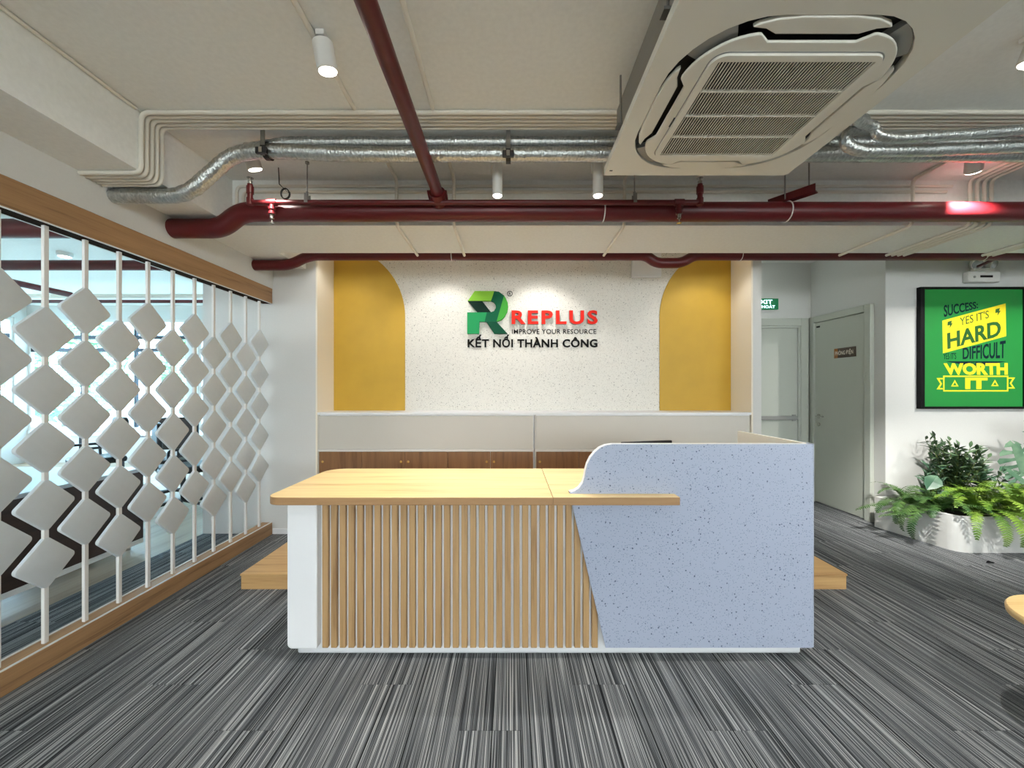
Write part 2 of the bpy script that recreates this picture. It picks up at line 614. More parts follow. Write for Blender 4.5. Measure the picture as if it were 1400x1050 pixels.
def window(name, label, plane, a0, a1, z0, z1, pos, cuts, bars, th=0.05, pane=None):
    """A glazed opening: frame, mullions, cross bars and single panes. plane 'x' faces along y, 'y' faces along x."""
    def B(m, u0, u1, w0, w1, t0, t1):
        return m.box(u0, u1, t0, t1, w0, w1) if plane == 'x' else m.box(t0, t1, u0, u1, w0, w1)
    c = ((a0 + a1) / 2, pos, z0) if plane == 'x' else (pos, (a0 + a1) / 2, z0)
    root = thing(name, c, label, 'window', kind='structure')
    m = MB()
    B(m, a0, a1, z0, z0 + th, pos - .03, pos + .03)
    B(m, a0, a1, z1 - th, z1, pos - .03, pos + .03)
    B(m, a0, a0 + th, z0 + th, z1 - th, pos - .03, pos + .03)
    B(m, a1 - th, a1, z0 + th, z1 - th, pos - .03, pos + .03)
    m.build('window_frame', W_STEEL, root)
    us = [a0 + (a1 - a0) * k / cuts for k in range(cuts + 1)]
    for u in us[1:-1]:
        m = MB()
        B(m, u - th / 2, u + th / 2, z0 + th, z1 - th, pos - .025, pos + .025)
        m.build('mullion', WINF, root)
    for z in bars:
        m = MB()
        B(m, a0 + th, a1 - th, z - .034, z + .034, pos - .028, pos + .028)
        m.build('transom', WINF, root)
    for k in range(cuts):
        m = MB()
        B(m, us[k] + th / 2, us[k + 1] - th / 2, z0 + th, z1 - th, pos - .004, pos + .004)
        m.build('pane', pane or GLASS, root)
    return root


# far wall of the bright room: a parapet, a lintel and two windows
struct('wall_far', W_WALL, 'parapet, pier and lintel around the far windows', 'wall',
       (-9.2, XW, 7.5, 7.62, 0, 0.62), (-9.2, XW, 7.5, 7.62, 2.72, 3.06), (-6.15, -5.95, 7.5, 7.62, 0.62, 2.72))
window('window_1', 'dark framed far window beside the white side wall', 'x', -5.95, XW, 0.62, 2.72, 7.55, 3, (2.14, 2.38))
window('window_2', 'dark framed far window left of the pier', 'x', -9.2, -6.15, 0.62, 2.72, 7.55, 3, (2.14, 2.38))
struct('wall_far_left', W_WALL, 'parapet, piers and lintel of the long window wall', 'wall',
       (-9.32, -9.2, -4.5, 7.62, 0, 0.62), (-9.32, -9.2, -4.5, 7.62, 2.72, 3.06),
       *[(-9.32, -9.2, y - .15, y + .15, 0.62, 2.72) for y in (1.6, 4.6, 7.47)], (-9.32, -9.2, -4.5, 1.45, 0.62, 2.72))
for k, (y0, y1) in enumerate(((1.75, 4.45), (4.75, 7.32))):
    window('window_%d' % (k + 3), ('window in the long side wall opposite the screen', 'window in the long side wall by the far corner')[k], 'y', y0, y1, 0.62, 2.72, -9.26, 3, (2.38,))
# glazed front behind the camera
struct('wall_front', W_WALL, 'parapet, piers and lintel of the entrance side', 'wall',
       (-9.2, 6.6, -4.62, -4.5, 2.76, 3.06), (-9.2, 6.6, -4.62, -4.5, 0, 1.25), *[(x - .15, x + .15, -4.62, -4.5, 1.25, 2.76) for x in (-9.17, -5.8, -2.34, 2.1, 6.5)])
for k, (x0, x1) in enumerate(((-9.02, -5.95), (-5.65, -2.49), (-2.19, 1.95), (2.25, 6.35))):
    window('window_%d' % (k + 5), 'wide window in the entrance side wall', 'x', x0, x1, 1.25, 2.76, -4.56, 3, (), pane=GLASS_F)

# ground and trees outside
struct('ground', paint('outside_ground', (168, 170, 160), 0.9), 'pale pavement outside the windows', 'ground', (-40, 30, 7.62, 40, -0.4, -0.3), (-40, -9.32, -30, 7.62, -0.4, -0.3), (-9.32, 30, -30, -4.62, -0.4, -0.3))
BARK = paint('bark', (110, 98, 84), 0.9)
TREE = leafmat('tree_leaf', (96, 140, 96), (150, 190, 140), 0.6)


def tree(x, y, h, r, label, seed):
    rg = random.Random(seed)
    root = thing('tree', (x, y, -0.3), label, 'tree', 'trees outside the far windows')
    MB().tube([(x, y, -0.3), (x + .1, y, h * .35), (x, y + .1, h * .6)], [0.14, 0.11, 0.07], 8).build('trunk', BARK, root, smooth=True)
    m = MB()
    for _ in range(1500):
        d = Vector((rg.gauss(0, 1), rg.gauss(0, 1), rg.gauss(0, 1))).normalized() * r * rg.uniform(.45, 1) ** .6
        p = Vector((x + d.x, y + d.y, h * .62 + d.z * 1.15))
        u = Vector((rg.uniform(-1, 1), rg.uniform(-1, 1), rg.uniform(-.6, .6))).normalized() * .13
        w = u.cross(Vector((rg.uniform(-1, 1), rg.uniform(-1, 1), rg.uniform(-1, 1)))).normalized() * .07
        m.add([p - u, p + w, p + u, p - w], [(0, 1, 2, 3)])
    m.build('crown', TREE, root, kind='stuff')


tree(-10.0, 13.4, 3.2, 1.5, 'leafy tree outside the far window left of the pier', 1)
tree(-6.7, 11.4, 2.8, 1.3, 'leafy tree outside the pier of the far windows', 2)
tree(-14.2, 12.6, 3.4, 1.6, 'leafy tree outside the corner of the window walls', 4)

# ================================================================== reception desk
desk = thing('reception_desk', (0.17, 2.3, 0), 'long reception desk with oak top, slatted front and blue-grey speckled panel', 'desk')
MB().box(-1.12, 1.515, 2.064, 2.56, 0, 0.075).build('plinth', W_LAM, desk, bevel=0.012)
MB().prism(rrect(-1.136, -0.985, 0.067, 0.814, [0.025, 0, 0, 0]), 'xz', 2.0, 2.6).build('side_panel', W_LAM, desk, bevel=0.006, label='white end pedestal of the desk')
MB().box(-0.985, 0.53, 2.046, 2.066, 0.03, 0.814).build('backing_panel', W_LAM, desk)
sl = None
for i in range(32):
    x = -0.954 + i * 0.0446
    if sl is None:
        sl = MB().box(-.0155, .0155, -.0115, .0115, -.379, .379).build('slat', OAK_Z, desk, bevel=0.003, base=(0, 0, 0))
        sl.location = Vector((x, 2.0345, 0.436)) - wloc(desk)
    else:
        copy_to(sl, (x, 2.0345, 0.436), desk)
ZC0, ZC1 = 0.815, 0.8546


def edge_band(o):
    """Darker edge banding on the upright faces of a board."""
    o.data.materials.append(OAK_E)
    for p in o.data.polygons:
        if abs(p.normal.z) < 0.5: p.material_index = 1
    return o


edge_band(MB().prism(rrect(-1.21, 0.2035, 1.93, 2.64, [0.07, 0, 0, 0.12], 8), 'xy', ZC0, ZC1).build('counter_top', OAK_X, desk, bevel=0.004))
edge_band(MB().prism([(.2045, 1.93), (.826, 1.93), (.826, 1.999), (.297, 1.999), (.297, 2.052), (.615, 2.052), (.615, 2.64), (.2045, 2.64)], 'xy', ZC0, ZC1).build('counter_top', OAK_X, desk, bevel=0.003))
# speckled front panel: S-shaped upper edge, slanted lower edge
curve_px = [(779, 674.5), (786, 672), (792, 668), (797, 661), (799.5, 653), (801, 644), (803.5, 635), (808, 626), (814, 618.5), (821, 612.5), (829, 609), (838, 607.5)]
cur = [(at(x, y, 2.0)[0], at(x, y, 2.0)[2]) for x, y in curve_px]
ZT = cur[-1][1]
poly = [(0.478, 0.074)] + [(0.305, 0.812), (0.297, 0.850)] + cur + [(1.518, ZT), (1.518, 0.074)]
MB().prism(poly, 'xz', 2.0, 2.012).build('front_panel', TERR_D, desk, label='blue-grey speckled front panel with curved shoulder')
core = [(0.62, 0.86)] + [(cur[0][0], 0.86)] + [p for p in cur if p[1] > 0.861] + [(1.518, ZT), (1.518, 0.08), (0.62, 0.08)]
MB().prism(core, 'xz', 2.012, 2.05).build('panel_core', W_LAM, desk, label='white edge of the speckled panel')
pts = [(1.518, 2.0)] + [(1.518 + .03 * math.sin(a), 2.03 - .03 * math.cos(a)) for a in [PI / 2 * k / 6 for k in range(1, 7)]] + [(1.548, 2.64), (1.532, 2.64), (1.532, 2.03), (1.518, 2.014)]
MB().prism(pts, 'xy', 0.074, ZT).build('end_panel', TERR_D, desk, smooth=True)
MB().box(1.512, 1.5319, 2.051, 2.64, 0.10, ZT + .001).build('end_lining', W_NICHE, desk, label='cream inner lining of the desk end')
MB().box(0.63, 1.511, 2.052, 2.62, 0.70, 0.74).build('work_surface', W_LAM, desk, bevel=0.003)

# monitor behind the speckled panel
mon = thing('monitor', (0.82, 2.36, 0.74), 'black computer monitor just showing above the speckled panel', 'monitor')
M = Matrix.Translation((0.81, 2.36, 0)) @ Matrix.Rotation(math.radians(16), 4, 'Z')


def rotbox(m, M, *b):
    t = MB().box(*b)
    return m.add([M @ Vector(p) for p in t.v], t.f)


rotbox(MB(), M, -.17, .17, -.012, .012, .83, 1.074).build('screen_housing', BLACK, mon, bevel=0.004)
rotbox(MB(), M, -.16, .16, .0125, .014, .84, 1.054).build('display', paint('display_dark', (30, 32, 38), 0.15), mon)
rotbox(MB(), M, -.02, .02, -.03, -.013, .752, .95).build('stand', BLACK, mon)
rotbox(MB(), M, -.1, .1, -.09, .06, .741, .752).build('stand_foot', BLACK, mon, bevel=0.003)

# ================================================================== platform and storage wall
plat = thing('platform', (0.2, 3.2, 0), 'low oak platform behind the reception desk', 'platform')
MB().box(-1.87, 2.32, 2.735, YF - 0.012, 0, 0.092).build('riser', OAK_P, plat)
MB().box(-1.875, 2.325, 2.73, YF - 0.012, 0.0925, 0.107).build('top_board', OAK_P, plat, bevel=0.002)
for c, (x0, x1, lab) in enumerate(((NX0 + .002, 0.2225, 'white and walnut storage cabinet next to the wall stub'), (0.2265, NX1 - .002, 'white and walnut storage cabinet next to the corridor pillar'))):
    cab = thing('storage_cabinet', ((x0 + x1) / 2, 3.95, 0.0), lab, 'cabinet', 'low cabinets under the niche ledge')
    MB().box(x0, x1, YF + 0.022, YN - 0.01, 0, 1.139).build('body', W_LAM, cab)
    MB().box(x0 + .012, x1 - .012, YF + .001, YF + .021, 0.812, 1.130).build('flap_door', W_CAB, cab, bevel=0.002, label='long white flap door')
    MB().box(x0 + .006, x1 - .006, YF - .008, YF + .021, 0.788, 0.810).build('pull_rail', W_STEEL, cab, bevel=0.002, label='white pull rail')
    MB().box(x0, x0 + .011, YF, YF + .021, 0.1, 1.139).build('side_strip', W_CAB, cab)
    n = 5
    w = (x1 - x0 - .024) / n
    for k in range(n):
        a = x0 + .012 + k * w
        d = MB().box(a + .0015, a + w - .0015, YF + .002, YF + .021, 0.115, 0.785).build('door', WALNUT, cab, bevel=0.0015)
        u = a + (w - .035 if k % 2 else .035)
        MB().lathe([(.011, 0), (.012, .004), (.008, .007)], 12, Matrix.Translation((u, YF + .002, .690)) @ Matrix.Rotation(PI / 2, 4, 'X')).build('lock', BRASS, d, smooth=True)
MB().box(NX0, NX1, YF - .004, YN, 1.140, 1.163).build('ledge', W_LAM, label='white ledge board on top of the storage cabinets', cat='ledge', bevel=0.002)

# yellow half arches on the back wall
for side in (0, 1):
    cx = NX0 + .001 if side == 0 else NX1 - .001
    s = 1 if side == 0 else -1
    r = 0.745
    zc = 2.15
    o = [(cx, 1.1635), (cx + s * r, 1.1635)] + [(cx + s * r * math.cos(a), zc + r * math.sin(a)) for a in [PI / 2 * k / 20 for k in range(21)]]
    MB().prism(o, 'xz', YN - .013, YN - .0008).build('half_arch_panel', YELLOW, bevel=0.002, label=('yellow half arch panel beside the wall stub', 'yellow half arch panel beside the corridor pillar')[side], cat='wall panel', group='yellow half arches')

# ================================================================== lettering
_dg = None


def text_data(s, bold=0.0, size=1.0, space=1.0):
    """Flat mesh of a string set in the built-in face, with its bounding box."""
    cu = bpy.data.curves.new('text', 'FONT')
    cu.body = s
    cu.size = size
    cu.offset = bold
    cu.space_character = space
    cu.resolution_u = 3
    ob = bpy.data.objects.new('text', cu)
    COL.objects.link(ob)
    dg = bpy.context.evaluated_depsgraph_get()
    me = bpy.data.meshes.new_from_object(ob.evaluated_get(dg))
    vs = [v.co.copy() for v in me.vertices]
    fs = [tuple(p.vertices) for p in me.polygons]
    bpy.data.objects.remove(ob)
    bpy.data.curves.remove(cu)
    bpy.data.meshes.remove(me)
    return vs, fs


def extrude(vs, fs, depth):
    """Give a flat mesh (in its xy plane) thickness towards -z of the text, returned with z 0..depth."""
    n = len(vs)
    cnt = {}
    for f in fs:
        for a, b in zip(f, f[1:] + f[:1]):
            cnt[(a, b)] = cnt.get((a, b), 0) + 1
    V = [Vector((p.x, p.y, depth)) for p in vs] + [Vector((p.x, p.y, 0)) for p in vs]
    Fc = list(fs) + [tuple(i + n for i in reversed(f)) for f in fs]
    for (a, b) in cnt:
        if (b, a) not in cnt: Fc.append((b, a, a + n, b + n))
    return V, Fc


def lettering(s, place, parent, name, mat, depth, bold=0.0, single=True, side_mat=None, space=1.0):
    """Set a line of text into the box that place() maps from (0..1, 0..1); each letter a part when single."""
    vs, fs = text_data(s, bold, 1.0, space)
    if not vs: return
    x0, x1 = min(v.x for v in vs), max(v.x for v in vs)
    base = [v for v in text_data('H', bold)[0]]
    y0, y1 = min(v.y for v in base), max(v.y for v in base)
    # letters as groups of loose pieces that overlap in x
    if single:
        par = list(range(len(vs)))
        def find(i):
            while par[i] != i:
                par[i] = par[par[i]]
                i = par[i]
            return i
        for f in fs:
            for a in f[1:]: par[find(a)] = find(f[0])
        isl = {}
        for i in range(len(vs)): isl.setdefault(find(i), []).append(i)
        ranges = sorted([[min(vs[i].x for i in g), max(vs[i].x for i in g), set(g)] for g in isl.values()], key=lambda t: t[0])
        groups = []
        for a, b, g in ranges:
            if groups and a < groups[-1][1] - 0.35 * min(b - a, groups[-1][1] - groups[-1][0]):
                groups[-1][1] = max(groups[-1][1], b)
                groups[-1][2] |= g
            else: groups.append([a, b, g])
        sets = [g[2] for g in groups]
    else:
        sets = [set(range(len(vs)))]
    for g in sets:
        idx = sorted(g)
        mp = {i: k for k, i in enumerate(idx)}
        f2 = [tuple(mp[i] for i in f) for f in fs if f[0] in g]
        V, Fc = extrude([vs[i] for i in idx], f2, depth)
        m = MB()
        m.add([place((p.x - x0) / (x1 - x0), (p.y - y0) / (y1 - y0), p.z) for p in V], Fc)
        o = m.build(name, mat, parent)
        if side_mat:
            o.data.materials.append(side_mat)
            nf = len(f2)
            for k, p in enumerate(o.data.polygons):
                if k >= nf: p.material_index = 1


def on_back(px0, px1, py_base, py_top, Y):
    """Letters on a wall that faces the camera: box given in pixels at the depth Y."""
    a, b = at(px0, py_base, Y), at(px1, py_top, Y)
    return lambda u, w, d: (a[0] + (b[0] - a[0]) * u, Y - d, a[2] + (b[2] - a[2]) * w)


L_RED = paint('letter_red', (228, 40, 26), 0.6, spec=0.2)
L_GREY = paint('letter_return_grey', (150, 140, 134), 0.5)
L_BLACK = paint('letter_black', (10, 10, 10), 0.7, spec=0.15)
logo = thing('wall_logo', (0.2, YN, 1.8), 'green and red company logo with black lettering on the speckled wall', 'sign')
E = lambda x, y: (lambda p: (p[0], p[2]))(at(620 + x / 6.364, 380 + y / 6.364, 4.11))
arc_o = [(355, 115), (395, 120), (430, 143), (455, 175), (472, 215), (476, 250), (468, 295), (447, 335), (415, 365), (375, 380)]
arc_i = [(326, 298), (352, 290), (369, 262), (366, 232), (350, 210), (327, 200)]
cut = [(440, 153), (375, 380)]
facets = [
    ('light green top facet', (132, 190, 60), [(185, 115), (355, 115), (327, 200), (125, 200)]),
    ('near-black green facet', (8, 40, 30), [(125, 202), (250, 202), (326, 298), (208, 298)]),
    ('teal green left facet', (40, 150, 90), [(120, 300), (290, 300), (272, 380), (224, 380), (222, 485), (120, 485)]),
    ('dark green bowl facet', (14, 92, 62), [(355, 115), (395, 120), (440, 153), (375, 380), (272, 380), (290, 300), (326, 298), (352, 290), (369, 262), (366, 232), (350, 210), (327, 200)]),
    ('mid green outer crescent', (70, 160, 62), [(440, 153), (455, 175), (472, 215), (476, 250), (468, 295), (447, 335), (415, 365), (375, 380)]),
    ('deep green leg facet', (10, 72, 50), [(285, 381), (375, 381), (470, 485), (355, 485)]),
]
for k, (lab, rgb, pl) in enumerate(facets):
    MB().prism([E(*p) for p in pl], 'xz', 4.105, YN).build('emblem_facet', paint('emblem_%d' % k, rgb, 0.6, spec=0.15), logo, label=lab)
lettering('REPLUS', on_back(699.5, 816, 444, 425.5, YN), logo, 'letter', L_RED, 0.045, 0.030, side_mat=L_GREY, space=1.22)
lettering('IMPROVE YOUR RESOURCE', on_back(700, 815, 456.5, 450.2, YN), logo, 'slogan_letter', L_BLACK, 0.006, 0.004, space=1.06)
lettering('KẾT NỐI THÀNH CÔNG', on_back(639.5, 816.5, 475, 464, YN), logo, 'black_letter', L_BLACK, 0.014, 0.026, space=1.06)
lettering('R', on_back(695.7, 698.2, 403.6, 399.6, YN), logo, 'registered_mark', L_BLACK, 0.005, 0.01, single=False)
c = at(697, 401.6, YN)
MB().frame([(c[0] + .029 * math.cos(a), c[2] + .029 * math.sin(a)) for a in [2 * PI * k / 24 for k in range(24)]],
           [(c[0] + .023 * math.cos(a), c[2] + .023 * math.sin(a)) for a in [2 * PI * k / 24 for k in range(24)]], 'xz', YN - .005, YN - .0005).build('registered_ring', L_BLACK, logo)

# ================================================================== lattice screen
scr = thing('lattice_screen', (-2.335, 2.0, 0), 'white screen of tilted square plates on thin bars in an oak frame', 'screen')
SX = -2.335
MB().box(-2.392, XL, 0.31, YF - .011, 2.2075, 2.3475).build('top_beam', OAK_B, scr, bevel=0.002, label='oak top beam')
MB().box(-2.392, XL, 0.31, YF - .011, 0.0, 0.112).build('base_beam', OAK_B, scr, bevel=0.002, label='oak base beam')
for z0, z1 in ((2.2025, 2.2072), (0.1123, 0.117)):
    for x0, x1 in ((-2.298, -2.2875), (-2.391, -2.380)):
        MB().box(x0, x1, 0.31, YF - .011, z0, z1).build('edge_strip', W_STEEL, scr, label='thin white edge strip')
MB().box(-2.379, -2.299, 0.32, YF - .011, 2.2035, 2.2072).build('channel', paint('channel_brown', (48, 36, 28), 0.95, spec=0.05), scr, label='dark recessed channel under the top beam')
bar = plate = None
Yk0, dY, dZ = 1.978, 0.1866, 0.2885
s, r = 0.190, 0.020
out = rrect(-s / 2, s / 2, -s / 2, s / 2, r, 5)
c45 = math.sqrt(.5)
out = [(c45 * (u - w), c45 * (u + w)) for u, w in out]
for k in range(-8, 10):
    y = Yk0 + k * dY
    if bar is None:
        bar = MB().box(-.0085, .0085, -.0105, .0105, -1.0445, 1.0445).build('bar', W_STEEL, scr, bevel=0.002, base=(0, 0, 0))
        bar.location = Vector((SX, y, 1.1575)) - wloc(scr)
        plate = MB().prism(out, 'yz', -.011, .011).build('plate', W_PLATE, scr, bevel=0.003, smooth=True, base=(0, 0, 0))
        first = True
    else:
        copy_to(bar, (SX, y, 1.1575), scr)
        first = False
    for j in ((1.5, .5, -.5, -1.5, -2.5) if k % 2 else (1, 0, -1, -2, -3)):
        p = (SX, y, H + j * dZ)
        if first:
            plate.location = Vector(p) - wloc(scr)
            first = False
        else:
            copy_to(plate, p, scr)

# ================================================================== overhead: red pipes
def strap(m, c, r, axis='x', w=0.004):
    """A thin ring around a pipe that runs along the axis."""
    pts = []
    for k in range(25):
        a = 2 * PI * k / 24
        pts.append((c[0], c[1] + r * math.cos(a), c[2] + r * math.sin(a)))
    return m.tube(pts, w, 6, caps=False)


YP, ZP = 2.67, 2.583
main = MB().tube([(-9.19, YP, 2.47), (-1.96, YP, 2.47), (-1.82, YP, ZP), (6.49, YP, ZP)], 0.063, 24, fillet=0.075, fseg=8)
main = main.build('fire_main_pipe', RED, smooth=True, label='thick dark red fire pipe running below the cross beam front', cat='pipe')
for x in (0.62, 1.86):
    strap(MB(), (x, YP, ZP), 0.066).build('cable_tie', W_STEEL, main, smooth=True)
YQ, ZQ = 3.52, 2.579
low = MB().tube([(-9.19, YQ, 2.49), (-1.97, YQ, 2.49), (-1.80, YQ, ZQ), (1.20, YQ, ZQ), (1.29, YQ, 2.51), (1.52, YQ, 2.51), (1.63, YQ, ZQ), (6.49, YQ, ZQ)], 0.045, 20, fillet=0.09, fseg=6)
low = low.build('fire_branch_pipe', RED, smooth=True, label='dark red fire pipe in front of the niche with a dip', cat='pipe')
for x in (-0.53, 2.04, 4.2):
    strap(MB(), (x, YQ, ZQ), 0.048, w=0.003).build('cable_tie', W_STEEL, low, smooth=True)
cross = thing('fire_feed_pipe', (-0.477, 1.0, 2.62), 'dark red pipe running overhead into the thick red pipe', 'pipe')
MB().tube([(-0.477, -4.4, 2.656), (-0.477, 2.53, 2.656), (-0.477, 2.645, 2.60)], 0.037, 20, fillet=0.06).build('pipe_run', RED, cross, smooth=True)
MB().tube([(-0.477, 2.535, 2.651), (-0.477, 2.575, 2.633)], 0.052, 20).build('flange', RED, cross, smooth=True)
MB().tube([(-0.477, 2.575, 2.633), (-0.477, 2.62, 2.612)], 0.046, 16).build('collar', RED, cross, smooth=True)
for dx in (-.056, .056):
    MB().tube([(-0.477 + dx, 2.53, 2.655), (-0.477 + dx, 2.59, 2.625)], 0.008, 8).build('bolt', RED, cross)

YT, ZT2 = 2.565, 2.597
spr = thing('sprinkler_line', (-0.2, YT, 2.46), 'thin red sprinkler pipe along the top of the thick red pipe', 'pipe')
MB().tube([(-1.696, YT, 2.715), (-1.696, YT, ZT2), (1.2255, YT, ZT2), (1.2255, YT, 2.715)], 0.0165, 14, fillet=0.035).build('pipe_run', RED, spr, smooth=True)
for x, up in ((-1.696, 1), (1.2255, 1), (-1.553, 0), (1.09, 0)):
    if up:
        MB().tube([(x, YT, 2.655), (x, YT, 2.70)], 0.022, 14).build('pipe_socket', RED, spr, smooth=True)
        MB().tube([(x, YT, 2.58), (x, YT, 2.625)], 0.021, 14).build('pipe_socket', RED, spr, smooth=True)
        hd = MB().lathe([(.012, 2.716), (.014, 2.735), (.005, 2.74), (.005, 2.752), (.020, 2.754), (.020, 2.757)], 14, Matrix.Translation((x, YT, 0))).build('sprinkler_head', CHROME, spr, smooth=True)
    else:
        MB().tube([(x - .03, YT, ZT2), (x + .03, YT, ZT2)], 0.022, 14).build('tee', RED, spr, smooth=True)
        MB().tube([(x, YT, ZT2), (x, YT, 2.52)], 0.0155, 14).build('drop', RED, spr, smooth=True)
        for z in (2.565, 2.535):
            MB().tube([(x, YT, z), (x, YT, z - .014)], 0.021, 14).build('drop_socket', RED, spr, smooth=True)
        MB().lathe([(.017, 2.462), (.017, 2.465), (.005, 2.468), (.005, 2.490), (.013, 2.494), (.013, 2.52)], 14, Matrix.Translation((x, YT, 0))).build('sprinkler_head', CHROME, spr, smooth=True)

for x, lab in ((-1.325, 'thin threaded rod hanging the sprinkler pipe near the foil duct bend'), (0.80, 'thin threaded rod hanging the sprinkler pipe below the air conditioner')):
    h = thing('pipe_hanger', (x, YT, 2.57), lab, 'hanger', 'sprinkler pipe hangers')
    MB().tube([(x, YT, ZS), (x, YT, 2.66)], 0.004, 8).build('rod', ZINC, h)
    MB().tube([(x, YT, ZS), (x, YT, ZS - .012)], 0.013, 10).build('anchor', ZINC, h)
    MB().tube([(x, YT, 2.665), (x, YT, 2.640)], 0.009, 6).build('nut', ZINC, h)
    MB().box(x - .011, x + .011, YT - .022, YT - .018, 2.59, 2.65).build('clip', ZINC, h, bevel=0.001)
    MB().box(x - .011, x + .011, YT + .018, YT + .022, 2.59, 2.65).build('clip', ZINC, h, bevel=0.001)
br = thing('pipe_bracket', (1.884, YP, 2.64), 'red steel angle bracket with two rods on the thick red pipe', 'bracket')
MB().tube([(1.83, 2.64, ZS), (1.83, 2.64, 2.655)], 0.0045, 8).build('rod', ZINC, br)
MB().tube([(1.93, 2.56, ZS), (1.93, 2.56, 2.655)], 0.0045, 8).build('rod', ZINC, br)
MB().add([(1.78, 2.74, 2.650), (1.94, 2.52, 2.650), (1.98, 2.55, 2.650), (1.82, 2.77, 2.650), (1.78, 2.74, 2.657), (1.94, 2.52, 2.657), (1.98, 2.55, 2.657), (1.82, 2.77, 2.657)],
         [(0, 1, 2, 3), (7, 6, 5, 4), (0, 4, 5, 1), (1, 5, 6, 2), (2, 6, 7, 3), (3, 7, 4, 0)]).build('angle_flange', RED, br)
MB().add([(1.78, 2.74, 2.657), (1.94, 2.52, 2.657), (1.94, 2.52, 2.70), (1.78, 2.74, 2.70), (1.785, 2.744, 2.657), (1.945, 2.524, 2.657), (1.945, 2.524, 2.70), (1.785, 2.744, 2.70)],
         [(0, 1, 2, 3), (7, 6, 5, 4), (0, 4, 5, 1), (1, 5, 6, 2), (2, 6, 7, 3), (3, 7, 4, 0)]).build('angle_web', RED, br)

# ================================================================== foil ducts
RIP = (0.018, 0.0016)
MB().tube([(-9.1, 2.27, 2.494), (-1.87, 2.27, 2.494), (-1.60, 2.27, 2.735), (-1.44, 2.27, 2.755), (-0.9, 2.27, 2.733), (6.4, 2.27, 2.733)], 0.041, 18, fillet=0.10, fseg=6, ripple=RIP).build(
    'foil_duct', FOIL, smooth=True, label='ribbed foil-wrapped duct that bends down into the wall above the screen', cat='duct')
MB().tube([(-1.50, 2.29, 2.78), (-1.30, 2.29, 2.814), (6.4, 2.29, 2.814)], 0.031, 16, fillet=0.06, ripple=RIP).build(
    'foil_duct', FOIL, smooth=True, label='upper straight foil-wrapped duct behind the ribbed one', cat='duct')
MB().tube([(1.50, 1.90, 2.74), (1.78, 2.06, 2.79), (1.895, 2.10, 2.815), (1.79, 2.11, 2.745), (1.785, 2.11, 2.69), (1.86, 2.11, 2.655), (2.25, 2.12, 2.665), (2.8, 2.12, 2.69), (6.4, 2.12, 2.69)], 0.030, 16, fillet=0.06, ripple=(.03, .001)).build(
    'foil_pipe', FOIL, smooth=True, label='foil-wrapped coolant pipe looping down beside the air conditioner', cat='pipe')
MB().tube([(1.50, 1.82, 2.70), (1.80, 2.02, 2.74), (1.875, 2.04, 2.74), (1.89, 2.045, 2.70), (1.98, 2.05, 2.685), (2.35, 2.05, 2.705), (2.7, 2.05, 2.735), (6.4, 2.05, 2.73)], 0.025, 16, fillet=0.05, ripple=(.03, .001)).build(
    'foil_pipe', FOIL, smooth=True, label='slimmer foil-wrapped coolant pipe arching above its neighbour', cat='pipe')
for x, zl, lab in ((-1.40, 2.752, 'dark duct clamp at the bend of the foil duct'), (-0.017, 2.733, 'dark duct clamp above the two long spotlights'), (3.2, 2.733, 'dark duct clamp beyond the air conditioner')):
    k = thing('duct_clamp', (x, 2.30, 2.66), lab, 'clamp', 'foil duct clamps')
    MB().box(x - .012, x + .012, 2.222, 2.2255, 2.70, ZS).build('hanger_strip', ZINC, k)
    pts = [(2.27 + .049 * math.cos(a), zl + .049 * math.sin(a)) for a in [2 * PI * q / 20 for q in range(20)]]
    pin = [(2.27 + .0445 * math.cos(a), zl + .0445 * math.sin(a)) for a in [2 * PI * q / 20 for q in range(20)]]
    MB().frame(pts, pin, 'yz', x - .014, x + .014).build('strap_ring', DARKM, k)
    MB().box(x - .032, x + .032, 2.205, 2.222, zl - .05, zl - .012).build('clamp_block', DARKM, k, bevel=0.004)
    MB().box(x - .009, x + .009, 2.200, 2.205, zl - .046, zl - .016).build('clamp_screw', CHROME, k)

# ================================================================== painted conduits
def conduit(path, label, group, r=0.0115, fillet=0.045):
    o = MB().tube(path, r, 10, fillet=fillet).build('conduit', W_PIPE, smooth=True, label=label, cat='conduit', group=group)
    return o


ZC = ZS - .012
for k in range(5):
    y = 2.09 + .03 * k
    conduit([(6.4, y, ZC), (XB + .0125, y, ZC), (XB + .0125, y, ZB - .012), (-2.284, y, ZB - .012)],
            'off-white conduit turning down the left beam, %s from the foil ducts' % ('farthest', 'fourth', 'third', 'second', 'first')[k], 'conduit bundle across the slab')
for x, lab in ((-0.82, 'off-white conduit feeding the short spotlight'), (-0.41, 'off-white conduit over the red feed pipe')):
    conduit([(x, -4.4, ZC), (x, 2.06, ZC)], lab, 'conduits along the slab')
conduit([(XB + .012, -4.4, ZC), (XB + .012, 2.06, ZC)], 'thin off-white conduit along the corner of slab and left beam', 'conduits along the slab', r=.008)
for x, lab in ((-0.80, 'conduit from the octagonal box down the cross beam'), (-0.40, 'conduit down the cross beam behind the two long spotlights'), (0.79, 'conduit down the cross beam under the air conditioner'), (2.80, 'single conduit down the cross beam beside the conduit bundle')):
    conduit([(x, 2.43, ZC), (x, 2.755, ZC), (x, 2.755, ZB - .0125), (x, 3.37, ZB - .0125)], 'off-white ' + lab, 'conduits over the cross beam')
for k in range(4):
    x = 3.20 + .05 * k
    conduit([(x, 2.42, ZC), (x, 2.755, ZC), (x, 2.755, ZB - .0125), (x, 3.37, ZB - .0125)], 'off-white conduit of the bundle near the poster, %s from the single conduit beside it' % ('first', 'second', 'third', 'fourth')[k], 'conduit bundle near the poster')
